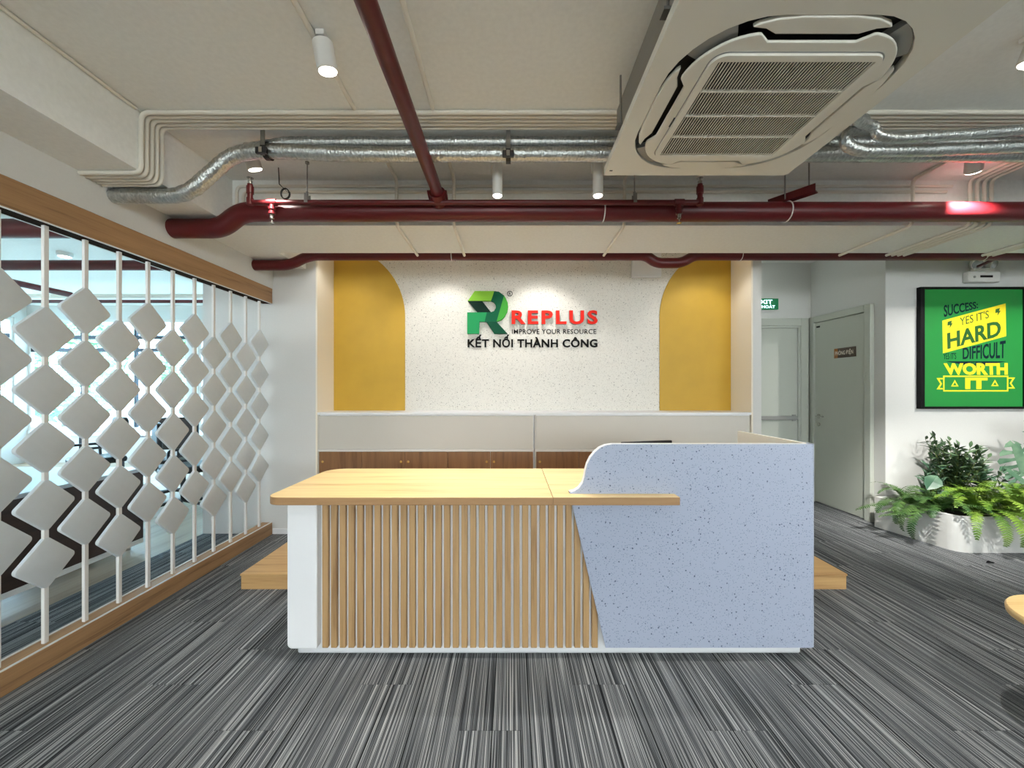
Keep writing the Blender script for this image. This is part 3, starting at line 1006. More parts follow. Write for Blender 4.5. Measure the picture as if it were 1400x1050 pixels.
for k in range(3):
    x = 4.02 + .045 * k
    conduit([(x, 2.80, ZB - .0125), (x, 3.37, ZB - .0125)], 'short conduit under the beam by the emergency lamp, %s from the bent bundle' % ('first', 'second', 'third')[k], 'short conduits above the emergency lamp')
conduit([(3.10, 2.778, 2.812), (-1.93, 2.778, 2.812), (-1.93, 2.778, 2.56)], 'upper long conduit on the face of the cross beam', 'conduits on the beam face', r=.010)
conduit([(3.06, 2.778, 2.772), (-1.885, 2.778, 2.772), (-1.885, 2.778, 2.56)], 'lower long conduit on the face of the cross beam', 'conduits on the beam face', r=.010)
jb = thing('junction_box', (-0.80, 2.44, ZS - .05), 'small octagonal white junction box on the slab', 'junction box')
MB().lathe([(.045, ZS - .045), (.048, ZS - .03), (.048, ZS)], 8, Matrix.Translation((-0.80, 2.44, 0))).build('box', W_PIPE, jb)
MB().tube([(-0.76, 2.45, ZS - .02), (-0.55, 2.52, ZS - .02)], .011, 10).build('branch_tube', W_PIPE, jb, smooth=True)
MB().tube([(-0.80, 2.44, ZS - .045), (-0.80, 2.44, ZS - .058)], .02, 10).build('cover_knob', W_PIPE, jb)
pts = [(-1.51 + .028 * math.cos(a) , 2.63 + .006 * k, 2.69 + .034 * math.sin(a)) for k, a in enumerate([k * .45 for k in range(30)])]
pts = [(-1.55, 2.63, ZS), (-1.545, 2.63, 2.75)] + [(p[0], 2.63 + .0006 * i, p[2]) for i, p in enumerate(pts)]
MB().tube(pts, .0035, 6).build('cable_coil', BLACK, smooth=True, label='small black cable coiled and hanging behind the red sprinkler pipe', cat='cable')
vp = thing('vent_panel', (1.41, YN, 2.55), 'white square access panel high on the speckled wall', 'access panel')
MB().box(1.26, 1.56, YN - .05, YN - .0005, 2.557, 2.86).build('panel_box', W_LAM, vp, bevel=0.003)
MB().box(1.275, 1.545, YN - .056, YN - .05, 2.572, 2.845).build('panel_door', W_LAM, vp, bevel=0.002)

# ================================================================== air conditioner
AX, AY, AZ = 0.955, 1.58, 2.495
ac = thing('air_conditioner', (AX, AY, 2.46), 'large white ceiling cassette air conditioner with square louvred grille', 'air conditioner')


def rsq(h, r, n=8, cx=AX, cy=AY):
    return rrect(cx - h, cx + h, cy - h, cy + h, r, n)


MB().frame(rsq(.475, .012), rsq(.405, .27), 'xy', AZ, AZ + .035).build('face_frame', W_AC, ac, bevel=0.002, smooth=False)
MB().box(AX - .42, AX + .42, AY - .42, AY + .42, AZ + .036, AZ + .30).build('casing', ZINC, ac, label='grey metal casing')
MB().prism(rsq(.404, .269), 'xy', AZ + .030, AZ + .0355).build('outlet_tray', B_AC, ac, label='air outlet with its shade as near-black colour')
# inner panel with sides that bow in beside the flaps
ip = []
for q in range(4):
    R = Matrix.Rotation(q * PI / 2, 2)
    half = [(-.175, -.352), (-.140, -.326), (.140, -.326), (.175, -.352)]
    arc = [(.16 + .195 * math.sin(a), -.16 - .195 * math.cos(a)) for a in [PI / 2 * k / 12 for k in range(1, 12)]]
    for p in half + arc:
        v = R @ Vector(p)
        ip.append((AX + v.x, AY + v.y))
MB().prism(ip, 'xy', AZ - .012, AZ - .002).build('inner_panel', W_AC, ac, bevel=0.003)
MB().prism([(AX + (u - AX) * .93, AY + (w - AY) * .93) for u, w in ip], 'xy', AZ - .002, AZ + .029).build('gap_shade_core', B_AC, ac, label='added near-black core for the shade in the gaps of the inner panel')  # added core, its near-black colour puts shade into the panel gaps
MB().frame(rsq(.292, .05), rsq(.2885, .048), 'xy', AZ - .0135, AZ - .0122).build('panel_groove', G_AC, ac)
gf = MB().frame(rsq(.288, .048), rrect(AX - .262, AX + .262, AY - .262, AY + .262, .004, 8), 'xy', AZ - .022, AZ - .0122).build('grille_frame', W_AC, ac, bevel=0.001)
MB().box(AX - .261, AX + .261, AY - .261, AY + .261, AZ - .0125, AZ - .0121).build('intake', B_AC, ac, label='intake sheet with the shade behind the louvres as near-black colour')
lv = None
nl = 48
for i in range(nl):
    x = AX - .255 + .51 * i / (nl - 1)
    if lv is None:
        lv = MB().box(-.0015, .0015, -.260, .260, -.0015, .0015).build('louvre', W_AC, ac, base=(0, 0, 0))
        lv.location = Vector((x, AY, AZ - .0195)) - wloc(ac)
    else:
        copy_to(lv, (x, AY, AZ - .0195), ac)
for dy in (-.13, 0, .13):
    MB().box(AX - .26, AX + .26, AY + dy - .003, AY + dy + .003, AZ - .0225, AZ - .013).build('grille_bar', W_AC, ac)
flap = [(-.215, -.368), (-.17, -.363), (-.13, -.345), (.13, -.345), (.17, -.363), (.215, -.368), (.20, -.380), (.15, -.396), (.08, -.4035), (-.08, -.4035), (-.15, -.396), (-.20, -.380)]
for q in range(4):
    R = Matrix.Rotation(q * PI / 2, 2)
    pl = []
    for p in flap:
        v = R @ Vector(p)
        pl.append((AX + v.x, AY + v.y))
    MB().prism(pl, 'xy', AZ - .004, AZ + .012).build('flap', W_AC, ac, bevel=0.004)
    arcs = []
    a0 = -PI / 4 + q * PI / 2
    cc = (AX + .135 * math.sqrt(2) * math.cos(a0), AY + .135 * math.sqrt(2) * math.sin(a0))
    o_ = [(cc[0] + .266 * math.cos(a0 + t), cc[1] + .266 * math.sin(a0 + t)) for t in [(-.30 + .60 * k / 8) for k in range(9)]]
    i_ = [(cc[0] + .20 * math.cos(a0 + t), cc[1] + .20 * math.sin(a0 + t)) for t in [(-.30 + .60 * k / 8) for k in range(9)]]
    MB().prism(o_ + i_[::-1], 'xy', AZ + .008, AZ + .029).build('corner_guide', G_AC, ac, label='grey corner air guide')
MB().box(AX - .296, AX - .290, AY + .02, AY + .075, AZ - .0138, AZ - .0122).build('name_badge', DARKM, ac)
MB().box(AX - .455, AX - .440, AY + .425, AY + .433, AZ - .001, AZ).build('receiver_window', BLACK, ac)
for dx in (-.44, .44):
    for dy in (-.28, .28):
        MB().tube([(AX + dx, AY + dy, AZ + .12), (AX + dx, AY + dy, ZS)], .005, 8).build('hanger_rod', ZINC, ac)
        MB().box(AX + dx - .02, AX + dx + .02, AY + dy - .02, AY + dy + .02, AZ + .12, AZ + .13).build('hanger_lug', ZINC, ac)

# ================================================================== spotlights
def spotlight(x, y, aim, length, r, label, group, watts=1.0, angle=70, blend=0.6, color=WARM, arm=True, ZS=ZS):
    d = (Vector(aim) - Vector((x, y, ZS - .1))).normalized()
    root = thing('spotlight', (x, y, ZS - length - .03), label, 'spotlight', group)
    z0 = ZS - .028
    MB().box(x - .018, x + .018, y - .05, y + .05, ZS - .024, ZS).build('mount', W_STEEL, root, bevel=0.003)
    if length > .2:
        body_d = Vector((d.x * .02, d.y * .02, -1)).normalized()
        p0 = Vector((x, y, ZS - .026))
    else:
        body_d = d
        p0 = Vector((x, y, ZS - .075)) - d * length * .5
    q = Vector((0, 0, -1)).rotation_difference(body_d).to_matrix().to_4x4()
    M = Matrix.Translation(p0) @ q
    MB().lathe([(r * .90, -length), (r, -length + .004), (r, -.006), (r * .9, 0)], 24, M).build('body', W_STEEL, root, smooth=True)
    MB().lathe([(r * .84, -length - .003), (r * .86, -length + .001)], 24, M).build('lens', LENS, root)
    if arm:
        a = Vector((x - r - .006, y, ZS - .026))
        MB().tube([a, a - Vector((0, 0, length * .45))], .004, 8).build('arm', W_STEEL, root)
    else:
        MB().tube([(x, y, ZS - .024), p0 - body_d * -.01], .010, 8).build('arm', W_STEEL, root)
    ld = bpy.data.lights.new('spot', 'SPOT')
    ld.energy = SPOT_W * watts
    ld.color = color
    ld.spot_size = math.radians(angle)
    ld.spot_blend = blend
    ld.shadow_soft_size = r * .8
    lo = bpy.data.objects.new('spot_lamp', ld)
    COL.objects.link(lo)
    lo.parent = root
    lo.location = p0 + body_d * (length + .012) - wloc(root)
    lo.rotation_euler = (Vector((0, 0, -1)).rotation_difference(d)).to_euler()
    return root


gS, gL = 'short ceiling spotlights', 'long tubular spotlights'
spotlight(-0.785, 1.665, (-0.45, 2.25, 0), .11, .042, 'short white spotlight on the conduit beside the red feed pipe', gS, .9, 85, 1.0, arm=False)
spotlight(2.16, 1.62, (1.7, 2.4, 0), .12, .042, 'short white spotlight on the slab beyond the air conditioner', gS, .9, 85, 1.0, arm=False)
spotlight(-1.585, 2.41, (-1.25, 3.0, 1.2), .11, .042, 'short white spotlight tucked under the bend of the foil duct', gS, .5, 80, 1.0, arm=False)
spotlight(2.86, 2.44, (4.3, 3.9, 0.5), .11, .042, 'short white spotlight near the conduit bundle, aimed at the poster wall', gS, 4.6, 72, 1.0, arm=False, color=(1, .97, .92))
spotlight(-0.086, 2.46, (-0.12, 2.55, 0), .245, .031, 'long tubular spotlight hanging nearer the red feed pipe', gL, .5, 75, 1.0)
spotlight(0.540, 2.46, (0.48, 2.55, 0), .245, .031, 'long tubular spotlight hanging nearer the air conditioner', gL, .5, 75, 1.0)
# wall washers behind the cross beam
for x, pw, lab in ((-1.62, .08, 'wall washer behind the beam over the yellow panel near the screen'), (-0.69, .24, 'wall washer behind the beam above the green emblem'), (0.31, .28, 'wall washer behind the beam above the red letters'), (1.95, .13, 'wall washer behind the beam over the yellow panel near the corridor')):
    spotlight(x, 3.60, (x, 4.05, 0.9), .12, .04, 'small white ' + lab, 'wall washers behind the beam', pw, 95, .5, arm=False, ZS=ZS2)
spotlight(4.75, 1.7, (4.75, 3.98, 1.5), .12, .042, 'added unseen short spotlight out on the slab to brighten the green poster', gS, 1.6, 80, 1.0, arm=False, color=(1, .97, .92))  # lamp added out of view to light up the poster
# unseen lamps added on the camera's side to light the hall
for x, y, w in ((-0.8, 0.2, 'in line with the red feed pipe, halfway to the entrance windows'), (-0.8, -1.8, 'in line with the red feed pipe, close to the entrance windows'), (2.16, 0.2, 'past the air conditioner, halfway to the entrance windows'), (2.16, -1.8, 'past the air conditioner, close to the entrance windows'), (4.6, -0.6, 'by the side wall, behind the one facing the poster')):
    spotlight(x, y, (x, y + .4, 0), .12, .042, 'added unseen short spotlight ' + w, 'added spotlights of the entrance side', .8, 100, 1.0, arm=False)

# ================================================================== corridor doors and signs
d1 = thing('door_1', (2.9, 4.98, 0), 'grey fire door with push bar at the end of the corridor', 'door', kind='structure')
zt, x1 = 2.275, 3.715
MB().box(x1 - .095, x1, 4.93, 4.98, 0, zt).build('door_frame', DOORP, d1, bevel=0.006)
MB().box(2.42, x1 - .095, 4.93, 4.98, zt - .095, zt).build('door_frame', DOORP, d1, bevel=0.006)
MB().box(2.42, 2.515, 4.93, 4.98, 0, zt - .095).build('door_frame', DOORP, d1, bevel=0.006)
MB().box(x1 - .12, x1 - .095, 4.945, 4.98, 0, zt - .12).build('door_stop', DOORP, d1)
MB().box(2.515, x1 - .095, 4.945, 4.98, zt - .12, zt - .095).build('door_stop', DOORP, d1)
MB().box(2.518, x1 - .122, 4.962, 4.979, .01, zt - .122).build('door_leaf', DOORP, d1)
pb = MB().box(2.56, x1 - .15, 4.90, 4.945, 1.005, 1.055).build('push_bar', G_AC, d1, bevel=0.01, label='grey push bar')
MB().box(2.56, 2.60, 4.945, 4.962, .99, 1.07).build('bar_mount', G_AC, pb)
MB().box(x1 - .19, x1 - .15, 4.945, 4.962, .99, 1.07).build('bar_mount', G_AC, pb)

d2 = thing('door_2', (3.78, 4.5, 0), 'grey-green electrical room door in the corridor side wall', 'door', kind='structure')
y0, y1 = 4.11, 4.955
MB().box(3.735, 3.779, y0, y0 + .075, 0, 2.28).build('door_frame', DOORP, d2, bevel=0.005)
MB().box(3.735, 3.779, y1 - .075, y1, 0, 2.28).build('door_frame', DOORP, d2, bevel=0.005)
MB().box(3.735, 3.779, y0 + .075, y1 - .075, 2.205, 2.28).build('door_frame', DOORP, d2, bevel=0.005)
MB().box(3.755, 3.778, y0 + .078, y1 - .078, .012, 2.20).build('door_leaf', DOORP, d2)
MB().box(3.75, 3.7549, y1 - .15, y1 - .10, 2.14, 2.16).build('door_closer_tab', BLACK, d2)
hz = 1.06
hd = MB().tube([(3.756, y1 - .135, hz), (3.712, y1 - .135, hz), (3.712, y1 - .25, hz)], .009, 10, fillet=.015).build('handle', CHROME, d2, smooth=True)
MB().lathe([(.026, 0), (.026, .008)], 16, Matrix.Translation((3.7545, y1 - .135, hz)) @ Matrix.Rotation(-PI / 2, 4, 'Y')).build('rose', CHROME, hd)
MB().lathe([(.022, 0), (.022, .008), (.010, .012)], 16, Matrix.Translation((3.7545, y1 - .135, hz - .10)) @ Matrix.Rotation(-PI / 2, 4, 'Y')).build('lock', CHROME, d2)
sg = MB().box(3.748, 3.7545, 4.30, 4.585, 1.745, 1.855).build('name_plate', paint('plate_brown', (84, 70, 58), 0.4), d2, label='dark brown name plate with pale lettering')
MB().box(3.7475, 3.748, 4.535, 4.585, 1.745, 1.855).build('plate_stripe', paint('plate_orange', (170, 110, 50), 0.4), sg)
lettering('PHÒNG ĐIỆN', lambda u, w, d: (3.7478 - d, 4.57 - .24 * u, 1.778 + .044 * w), sg, 'plate_letter', paint('plate_text', (225, 215, 200), 0.4), 0.001, 0.015)

ex = thing('exit_sign', at(1045, 428, 4.97), 'green lit exit sign over the corridor end door', 'sign')
EXG = glow('exit_green', (10, 110, 66), 0.25)
EXW = glow('exit_white', (205, 240, 255), 2.2)
a, b = at(1019, 423, 4.945), at(1064.5, 408, 4.945)
MB().box(a[0], b[0], 4.945, 4.98, a[2], b[2]).build('sign_box', EXG, ex, bevel=0.004)
lettering('EXIT', on_back(1034.5, 1056, 415.4, 410, 4.945), ex, 'sign_letter', EXW, 0.002, 0.012)
lettering('LỐI THOÁT', on_back(1026, 1059.5, 421.2, 417.6, 4.945), ex, 'sign_letter_small', EXW, 0.002, 0.005)

cd_ = thing('added_corridor_lamp', (3.1, 4.5, ZS2 - .06), 'added small round lamp hidden behind the red pipe to brighten the corridor', 'lamp')  # added lamp, out of sight above the pipe, brightens the corridor
MB().lathe([(.09, ZS2 - .045), (.10, ZS2 - .03), (.10, ZS2)], 20, Matrix.Translation((3.1, 4.5, 0))).build('housing', W_STEEL, cd_, smooth=True)
MB().lathe([(.08, ZS2 - .05), (.085, ZS2 - .0455)], 20, Matrix.Translation((3.1, 4.5, 0))).build('diffuser', glow('corridor_fill_glow', (240, 250, 245), 5), cd_)
cl_d = bpy.data.lights.new('corridor_fill_light', 'POINT')
cl_d.energy = 0.8
cl_d.color = (0.92, 1.0, 0.94)
cl_d.shadow_soft_size = .08
cl_o = bpy.data.objects.new('corridor_fill_light', cl_d)
COL.objects.link(cl_o)
cl_o.parent = cd_
cl_o.location = (0, 0, -.12)

# ================================================================== framed poster
YW = 3.99
po = thing('framed_poster', (4.7, YW, 1.2), 'green framed poster with yellow and navy motivational lettering', 'poster')
PF = 3.945
PX = lambda x, y, Y=PF: (lambda p: (p[0], p[2]))(at(x, y, Y))
(fx0, fz1), (fx1, fz0) = PX(1259, 392), PX(1406, 559)
t = .042
BLK = paint('poster_frame_black', (9, 9, 10), 0.45, spec=0.2)
MB().box(fx0, fx0 + t, PF, YW - .001, fz0, fz1).build('frame_side', BLK, po, bevel=.003)
MB().box(fx1 - t, fx1, PF, YW - .001, fz0, fz1).build('frame_side', BLK, po, bevel=.003)
MB().box(fx0 + t, fx1 - t, PF, YW - .001, fz1 - t * .55, fz1).build('frame_rail', BLK, po, bevel=.003)
MB().box(fx0 + t, fx1 - t, PF, YW - .001, fz0, fz0 + t * .55).build('frame_rail', BLK, po, bevel=.003)
PG = paint('poster_green', (34, 142, 62), 0.35)
PYEL = paint('poster_yellow', (252, 232, 40), 0.4)
PNAV = paint('poster_navy', (8, 34, 46), 0.6, spec=0.2)
PGD = paint('poster_dark_green', (36, 96, 40), 0.4)
YS = PF + .012
MB().box(fx0 + t, fx1 - t, YS, YS + .006, fz0 + t * .55, fz1 - t * .55).build('print_sheet', PG, po, label='green printed sheet')
# sheet coordinates: zoom of the region 1250..1400 x 380..570 at 5.527 px per px
Q = lambda x, y: PX(1250 + x / 5.527, 380 + y / 5.527, YS)


def printed(pts, mat, name, lift=.0006):
    return MB().prism([Q(*p) for p in pts], 'xz', YS - lift, YS).build(name, mat, po)


def printed_text(s, quad, mat, lift=.0012, bold=0.02, single=True, name='print_letter'):
    """quad: base left, base right, top left, top right on the sheet."""
    (ax, az), (bx, bz), (cx, cz), (dx, dz) = [Q(*p) for p in quad]
    lettering(s, lambda u, w, d: (((ax * (1 - u) + bx * u) * (1 - w) + (cx * (1 - u) + dx * u) * w), YS - d, ((az * (1 - u) + bz * u) * (1 - w) + (cz * (1 - u) + dz * u) * w)), po, name, mat, lift, bold, single)


printed([(212, 322), (690, 192), (694, 440), (216, 570)], PYEL, 'print_yellow_panel')
printed_text('SUCCESS:', [(224, 296), (482, 228), (222, 206), (478, 178)], PNAV)
printed_text('YES IT\'S', [(345, 362), (563, 302), (343, 302), (561, 246)], PGD, .0016, 0.0)
printed_text('HARD', [(250, 538), (655, 438), (247, 418), (652, 318)], PGD, .0016, 0.03)
printed_text('YES IT\'S', [(220, 614), (316, 612), (220, 572), (316, 566)], PNAV, bold=0.0, single=False)
printed_text('DIFFICULT', [(366, 614), (688, 606), (366, 530), (690, 472)], PNAV)
printed([(232, 630), (700, 630), (560, 655), (466, 662), (372, 655)], PNAV, 'print_navy_arc')
printed_text('AND IT\'S', [(418, 652), (508, 652), (418, 637), (508, 637)], PG, .0012, 0.0, single=False)
printed_text('WORTH', [(232, 732), (706, 732), (220, 645), (706, 643)], PYEL, .0014, 0.05)
for o_, i_ in (([(218, 738), (710, 738), (710, 858), (218, 858)], [(228, 748), (700, 748), (700, 848), (228, 848)]),):
    MB().frame([Q(*p) for p in o_], [Q(*p) for p in i_], 'xz', YS - .001, YS).build('print_ribbon', PYEL, po)
for pts in ([(216, 756), (168, 756), (196, 800), (168, 842), (216, 842), (216, 832), (190, 832), (210, 800), (190, 766), (216, 766)],
            [(712, 752), (762, 752), (734, 796), (762, 836), (712, 836), (712, 826), (742, 826), (720, 796), (742, 762), (712, 762)]):
    printed(pts, PYEL, 'print_ribbon_tail')
printed_text('IT', [(384, 840), (553, 840), (384, 754), (553, 754)], PYEL, .0014, 0.05)
for cx, cy in ((306, 800), (609, 798)):
    MB().frame([Q(cx, cy - 30), Q(cx + 29, cy + 20), Q(cx - 29, cy + 20)], [Q(cx, cy - 12), Q(cx + 14, cy + 12), Q(cx - 14, cy + 12)], 'xz', YS - .001, YS).build('print_triangle', PYEL, po)
for cx, cy in ((270, 350), (632, 255)):
    printed([(cx - 18, cy - 18), (cx + 14, cy - 28), (cx + 8, cy - 6), (cx + 20, cy - 8), (cx - 4, cy + 30), (cx, cy + 6), (cx - 20, cy + 10)], PGD, 'print_bolt', .0012)

# ================================================================== emergency lamp
em = thing('emergency_lamp', at(1344, 386, 3.96), 'white emergency lamp with two round heads above the poster', 'lamp')
CLEAR = paint('lamp_lens', (205, 212, 214), 0.12, 0.6)
a, b = at(1323, 386, 3.94), at(1366, 371, 3.94)
MB().box(a[0], b[0], 3.925, YW - .001, a[2], b[2]).build('battery_box', W_STEEL, em, bevel=0.012)
c = at(1346, 370, 3.94)
MB().box(c[0] - .10, c[0] + .10, 3.935, YW - .01, b[2], b[2] + .035).build('lamp_bar', W_STEEL, em, bevel=0.006)
MB().box(c[0] - .06, c[0] + .06, 3.920, 3.925, a[2] + .045, a[2] + .065).build('label_strip', BLACK, em)
MB().lathe([(.012, 0), (.012, .004)], 14, Matrix.Translation((a[0] + .05, 3.925, a[2] + .05)) @ Matrix.Rotation(PI / 2, 4, 'X')).build('indicator', G_AC, em)
for dx in (-.075, .075):
    p = Vector((c[0] + dx, 3.95, b[2] + .075))
    Mh = Matrix.Translation(p) @ Matrix.Rotation(PI / 2 + .35, 4, 'X') @ Matrix.Rotation(.3 if dx > 0 else -.3, 4, 'Y')
    h = MB().lathe([(.025, -.035), (.045, -.02), (.052, .01), (.052, .022), (.046, .026)], 20, Mh).build('lamp_head', W_STEEL, em, smooth=True)
    MB().lathe([(.044, .0262), (.036, .034), (.012, .037)], 20, Mh).build('lens', CLEAR, h, smooth=True)
MB().tube([(c[0] - .11, 3.90, 2.60), (c[0] - .25, 3.60, 2.60)], .014, 10).build('red_cable_pipe', RED, smooth=True, label='short thin red pipe stub next to the emergency lamp', cat='pipe')

# ================================================================== planter and plants
pl = thing('planter', (4.9, 3.65, 0), 'long low pale cement planter under the green poster', 'planter')
def trough(d):
    return [(3.665 + d, 3.985 - d), (3.768 + d, 3.48)] + [(3.885 - (.115 - d) * math.cos(a), 3.455 - (.115 - d) * math.sin(a)) for a in [.25 + (PI / 2 - .25) * k / 8 for k in range(9)]] + [(5.62 - d, 3.34 + d), (5.62 - d, 3.985 - d)]


o_, i_ = trough(0), trough(.025)
MB().frame(o_, i_, 'xy', 0, .305).build('trough', PLANTER, pl, smooth=True)
MB().prism(trough(.027), 'xy', .02, .28).build('soil', SOIL, pl)
FERN = leafmat('fern_leaf', (70, 106, 34), (122, 150, 58))
FERN2 = leafmat('fern_leaf_dark', (46, 80, 40), (84, 114, 58))
OLIVE = leafmat('bush_leaf', (40, 62, 42), (84, 106, 76), 0.35)
MONST = leafmat('split_leaf', (54, 86, 66), (96, 124, 100), 0.35)
HERB = leafmat('herb_leaf', (74, 118, 34), (120, 158, 54))
STEM = paint('stem_green', (92, 104, 52), 0.6)


def frond(base, az, length, rise, droop, mat, parent, rg, width=.07, n=26):
    """One fern frond: an arching rib with tapering leaflets on both sides."""
    p = Vector(base)
    hd = Vector((math.cos(az), math.sin(az), 0))
    el = rise
    pts = []
    st = length / n
    for i in range(n + 1):
        pts.append(p.copy())
        p = p + (hd * math.cos(el) + Vector((0, 0, 1)) * math.sin(el)) * st
        el -= droop / n * (.4 + 1.2 * i / n)
    m = MB()
    for i in range(n):
        t = (pts[i + 1] - pts[i]).normalized()
        sd = t.cross(Vector((0, 0, 1)))
        if sd.length < .05: sd = Vector((-hd.y, hd.x, 0))
        sd.normalize()
        up = sd.cross(t)
        r = .0028 * (1 - .7 * i / n)
        m.add([pts[i] + sd * r, pts[i] - sd * r, pts[i + 1] - sd * r, pts[i + 1] + sd * r], [(0, 1, 2, 3)])
        if i < 2: continue
        u = i / n
        w = width * (math.sin(PI * (u * .88 + .10)) ** .7) * rg.uniform(.85, 1.1)
        for s_ in (-1, 1):
            d = (sd * s_ * .9 + t * .42 + up * rg.uniform(-.25, .1)).normalized()
            a_ = pts[i] + t * st * .5
            m.add([a_ - t * st * .40, a_ + d * w * .55 - t * st * .30 , a_ + d * w, a_ + d * w * .5 + t * st * .42, a_ + t * st * .3], [(0, 1, 2, 3, 4)])
    return m.build('frond', mat, parent)


def fern(x, y, z, n, label, seed, mat, lmin=.28, lmax=.5, az0=0, az1=2 * PI, droop=2.2, extra=(), rise=(.5, 1.35)):
    rg = random.Random(seed)
    root = thing('fern', (x, y, z), label, 'fern', 'ferns in the planter')
    for i in range(n):
        az = az0 + (az1 - az0) * (i + rg.random()) / n
        frond((x + rg.uniform(-.03, .03), y + rg.uniform(-.03, .03), z), az, rg.uniform(lmin, lmax), rg.uniform(*rise), rg.uniform(droop * .7, droop * 1.2), mat, root, rg, rg.uniform(.045, .07))
    for az, L, ri, dr in extra:
        frond((x, y, z), az, L, ri, dr, mat, root, rg, .06, 30)
    return root


fern(3.90, 3.58, .28, 22, 'fern at the rounded corner of the planter trailing to the carpet', 11, FERN2, .3, .48, extra=((PI * 1.0, .55, .55, 2.9), (PI * 1.08, .6, .5, 3.0), (PI * .93, .5, .1, .5), (PI * .98, .55, .0, .3)))
fern(3.82, 3.78, .27, 18, 'dark fern against the wall at the narrow end of the planter', 15, FERN2, .25, .4, extra=((PI * .97, .5, .15, .7), (PI * 1.15, .45, .6, 2.8)))
fern(4.14, 3.50, .28, 28, 'yellow-green fern hanging over the planter front', 12, FERN, .35, .58, extra=((PI * 1.42, .6, .7, 3.0), (PI * 1.5, .62, .7, 3.1), (PI * 1.36, .55, .6, 3.0), (PI * 1.6, .6, .6, 2.9)))
fern(4.40, 3.45, .28, 28, 'tall bright fern beside the dark bush', 13, FERN, .40, .62, droop=1.9, rise=(.9, 1.45))
fern(4.72, 3.50, .28, 24, 'fern next to the split-leaf plant spilling over the front', 14, FERN2, .3, .55, extra=((PI * 1.45, .6, .6, 2.6), (PI * 1.7, .65, .5, 2.6)))


def leaf_blade(m, base, d, n_, L, W, fold=.2):
    """A pointed oval leaf from base along d, lying in the plane with normal n_."""
    d = d.normalized()
    s_ = d.cross(n_).normalized()
    up = s_.cross(d)
    prof = [(0, .05), (.2, .7), (.45, 1), (.75, .65), (1, 0)]
    k0 = len(m.v)
    vs, fs = [], []
    for t, w in prof:
        c_ = base + d * (L * t) - up * (L * .12 * t * t)
        vs += [c_ - s_ * (W / 2 * w) + up * (W * fold * w), c_, c_ + s_ * (W / 2 * w) + up * (W * fold * w)]
    for i in range(len(prof) - 1):
        a_ = i * 3
        fs += [(a_, a_ + 1, a_ + 4, a_ + 3), (a_ + 1, a_ + 2, a_ + 5, a_ + 4)]
    m.add(vs, fs)


def bush(x, y, z, n, hgt, spread, label, seed, mat, L=.07, W=.022, name='bush', nl=16):
    rg = random.Random(seed)
    root = thing(name, (x, y, z), label, 'plant', 'leafy plants in the planter')
    for i in range(n):
        az = rg.uniform(0, 2 * PI)
        tip = Vector((x + math.cos(az) * spread * rg.uniform(.2, 1), y + math.sin(az) * spread * .7 * rg.uniform(.2, 1), z + hgt * rg.uniform(.6, 1)))
        b0 = Vector((x, y, z))
        mid = b0.lerp(tip, .5) + Vector((0, 0, hgt * .10))
        path = [b0 * (1 - t) ** 2 + mid * 2 * t * (1 - t) + tip * t * t for t in [k / 8 for k in range(9)]]
        br_ = MB().tube(path, [.004 - .0003 * k for k in range(9)], 5).build('branch', STEM, root)
        m = MB()
        for k in range(nl):
            t = .25 + .75 * k / (nl - 1)
            j = min(7, int(t * 8))
            p = path[j].lerp(path[j + 1], t * 8 - j)
            ax_ = (path[j + 1] - path[j]).normalized()
            rd = Vector((rg.uniform(-1, 1), rg.uniform(-1, 1), rg.uniform(-.3, .6)))
            d = (ax_ * .6 + rd.normalized()).normalized()
            leaf_blade(m, p, d, Vector((rg.uniform(-.4, .4), rg.uniform(-.8, .2), 1)), L * rg.uniform(.7, 1.2), W * rg.uniform(.8, 1.3))
        m.build('foliage', mat, br_)
    return root


bush(4.20, 3.74, .28, 34, .64, .30, 'dark olive-leaved bush rising in front of the white wall', 21, OLIVE, .085, .028)
bush(4.02, 3.76, .28, 9, .36, .14, 'pale slender plant between the corner fern and the dark bush', 22, MONST, .11, .026, 'leafy_plant', 10)
bush(4.46, 3.70, .28, 12, .44, .22, 'grey-green slender plant behind the tall bright fern', 25, MONST, .10, .03, 'leafy_plant', 12)
bush(4.62, 3.46, .28, 14, .16, .20, 'low bright green herb at the planter front edge', 23, HERB, .06, .04, 'herb_plant', 12)
bush(5.00, 3.46, .28, 12, .16, .20, 'low bright green herb under the split leaves', 24, HERB, .06, .04, 'herb_plant', 12)


def split_leaf(center, normal, updir, L, W, parent, notches=5):
    """A broad heart-shaped leaf with deep slits along its margin."""
    n_ = Vector(normal).normalized()
    u = Vector(updir)
    u = (u - n_ * u.dot(n_)).normalized()
    s_ = u.cross(n_)
    m = MB()
    for sg_ in (-1, 1):
        for k in range(notches):
            t0, t1 = k / notches + .02, (k + 1) / notches - .03
            def wd(t): return W / 2 * math.sin(PI * min(1, t * .82 + .20)) ** .8
            def pt(t, f, lift): return Vector(center) + u * (L * (t - .5)) - u * (f * W * .12) * (1 - 2 * t) + s_ * (sg_ * wd(t) * f) - n_ * (lift * f * f * W * .12)
            vs = [pt(t0 + .25 / notches, 0, 1), pt(t0 + .22 / notches, .45, 1), pt(t0, 1, 1), pt((t0 + t1) / 2, 1.08, 1), pt(t1, 1, 1), pt(t1 - .1 / notches, .45, 1), pt(t1, 0, 1)]
            m.add(vs, [(0, 1, 5, 6), (1, 2, 3, 4, 5)])
        m.add([Vector(center) - u * L * .5, Vector(center) + u * L * .5, Vector(center) + u * L * .42 + s_ * sg_ * W * .12, Vector(center) - u * L * .40 + s_ * sg_ * W * .14], [(0, 1, 2, 3)])
    return m.build('leaf', MONST, parent)


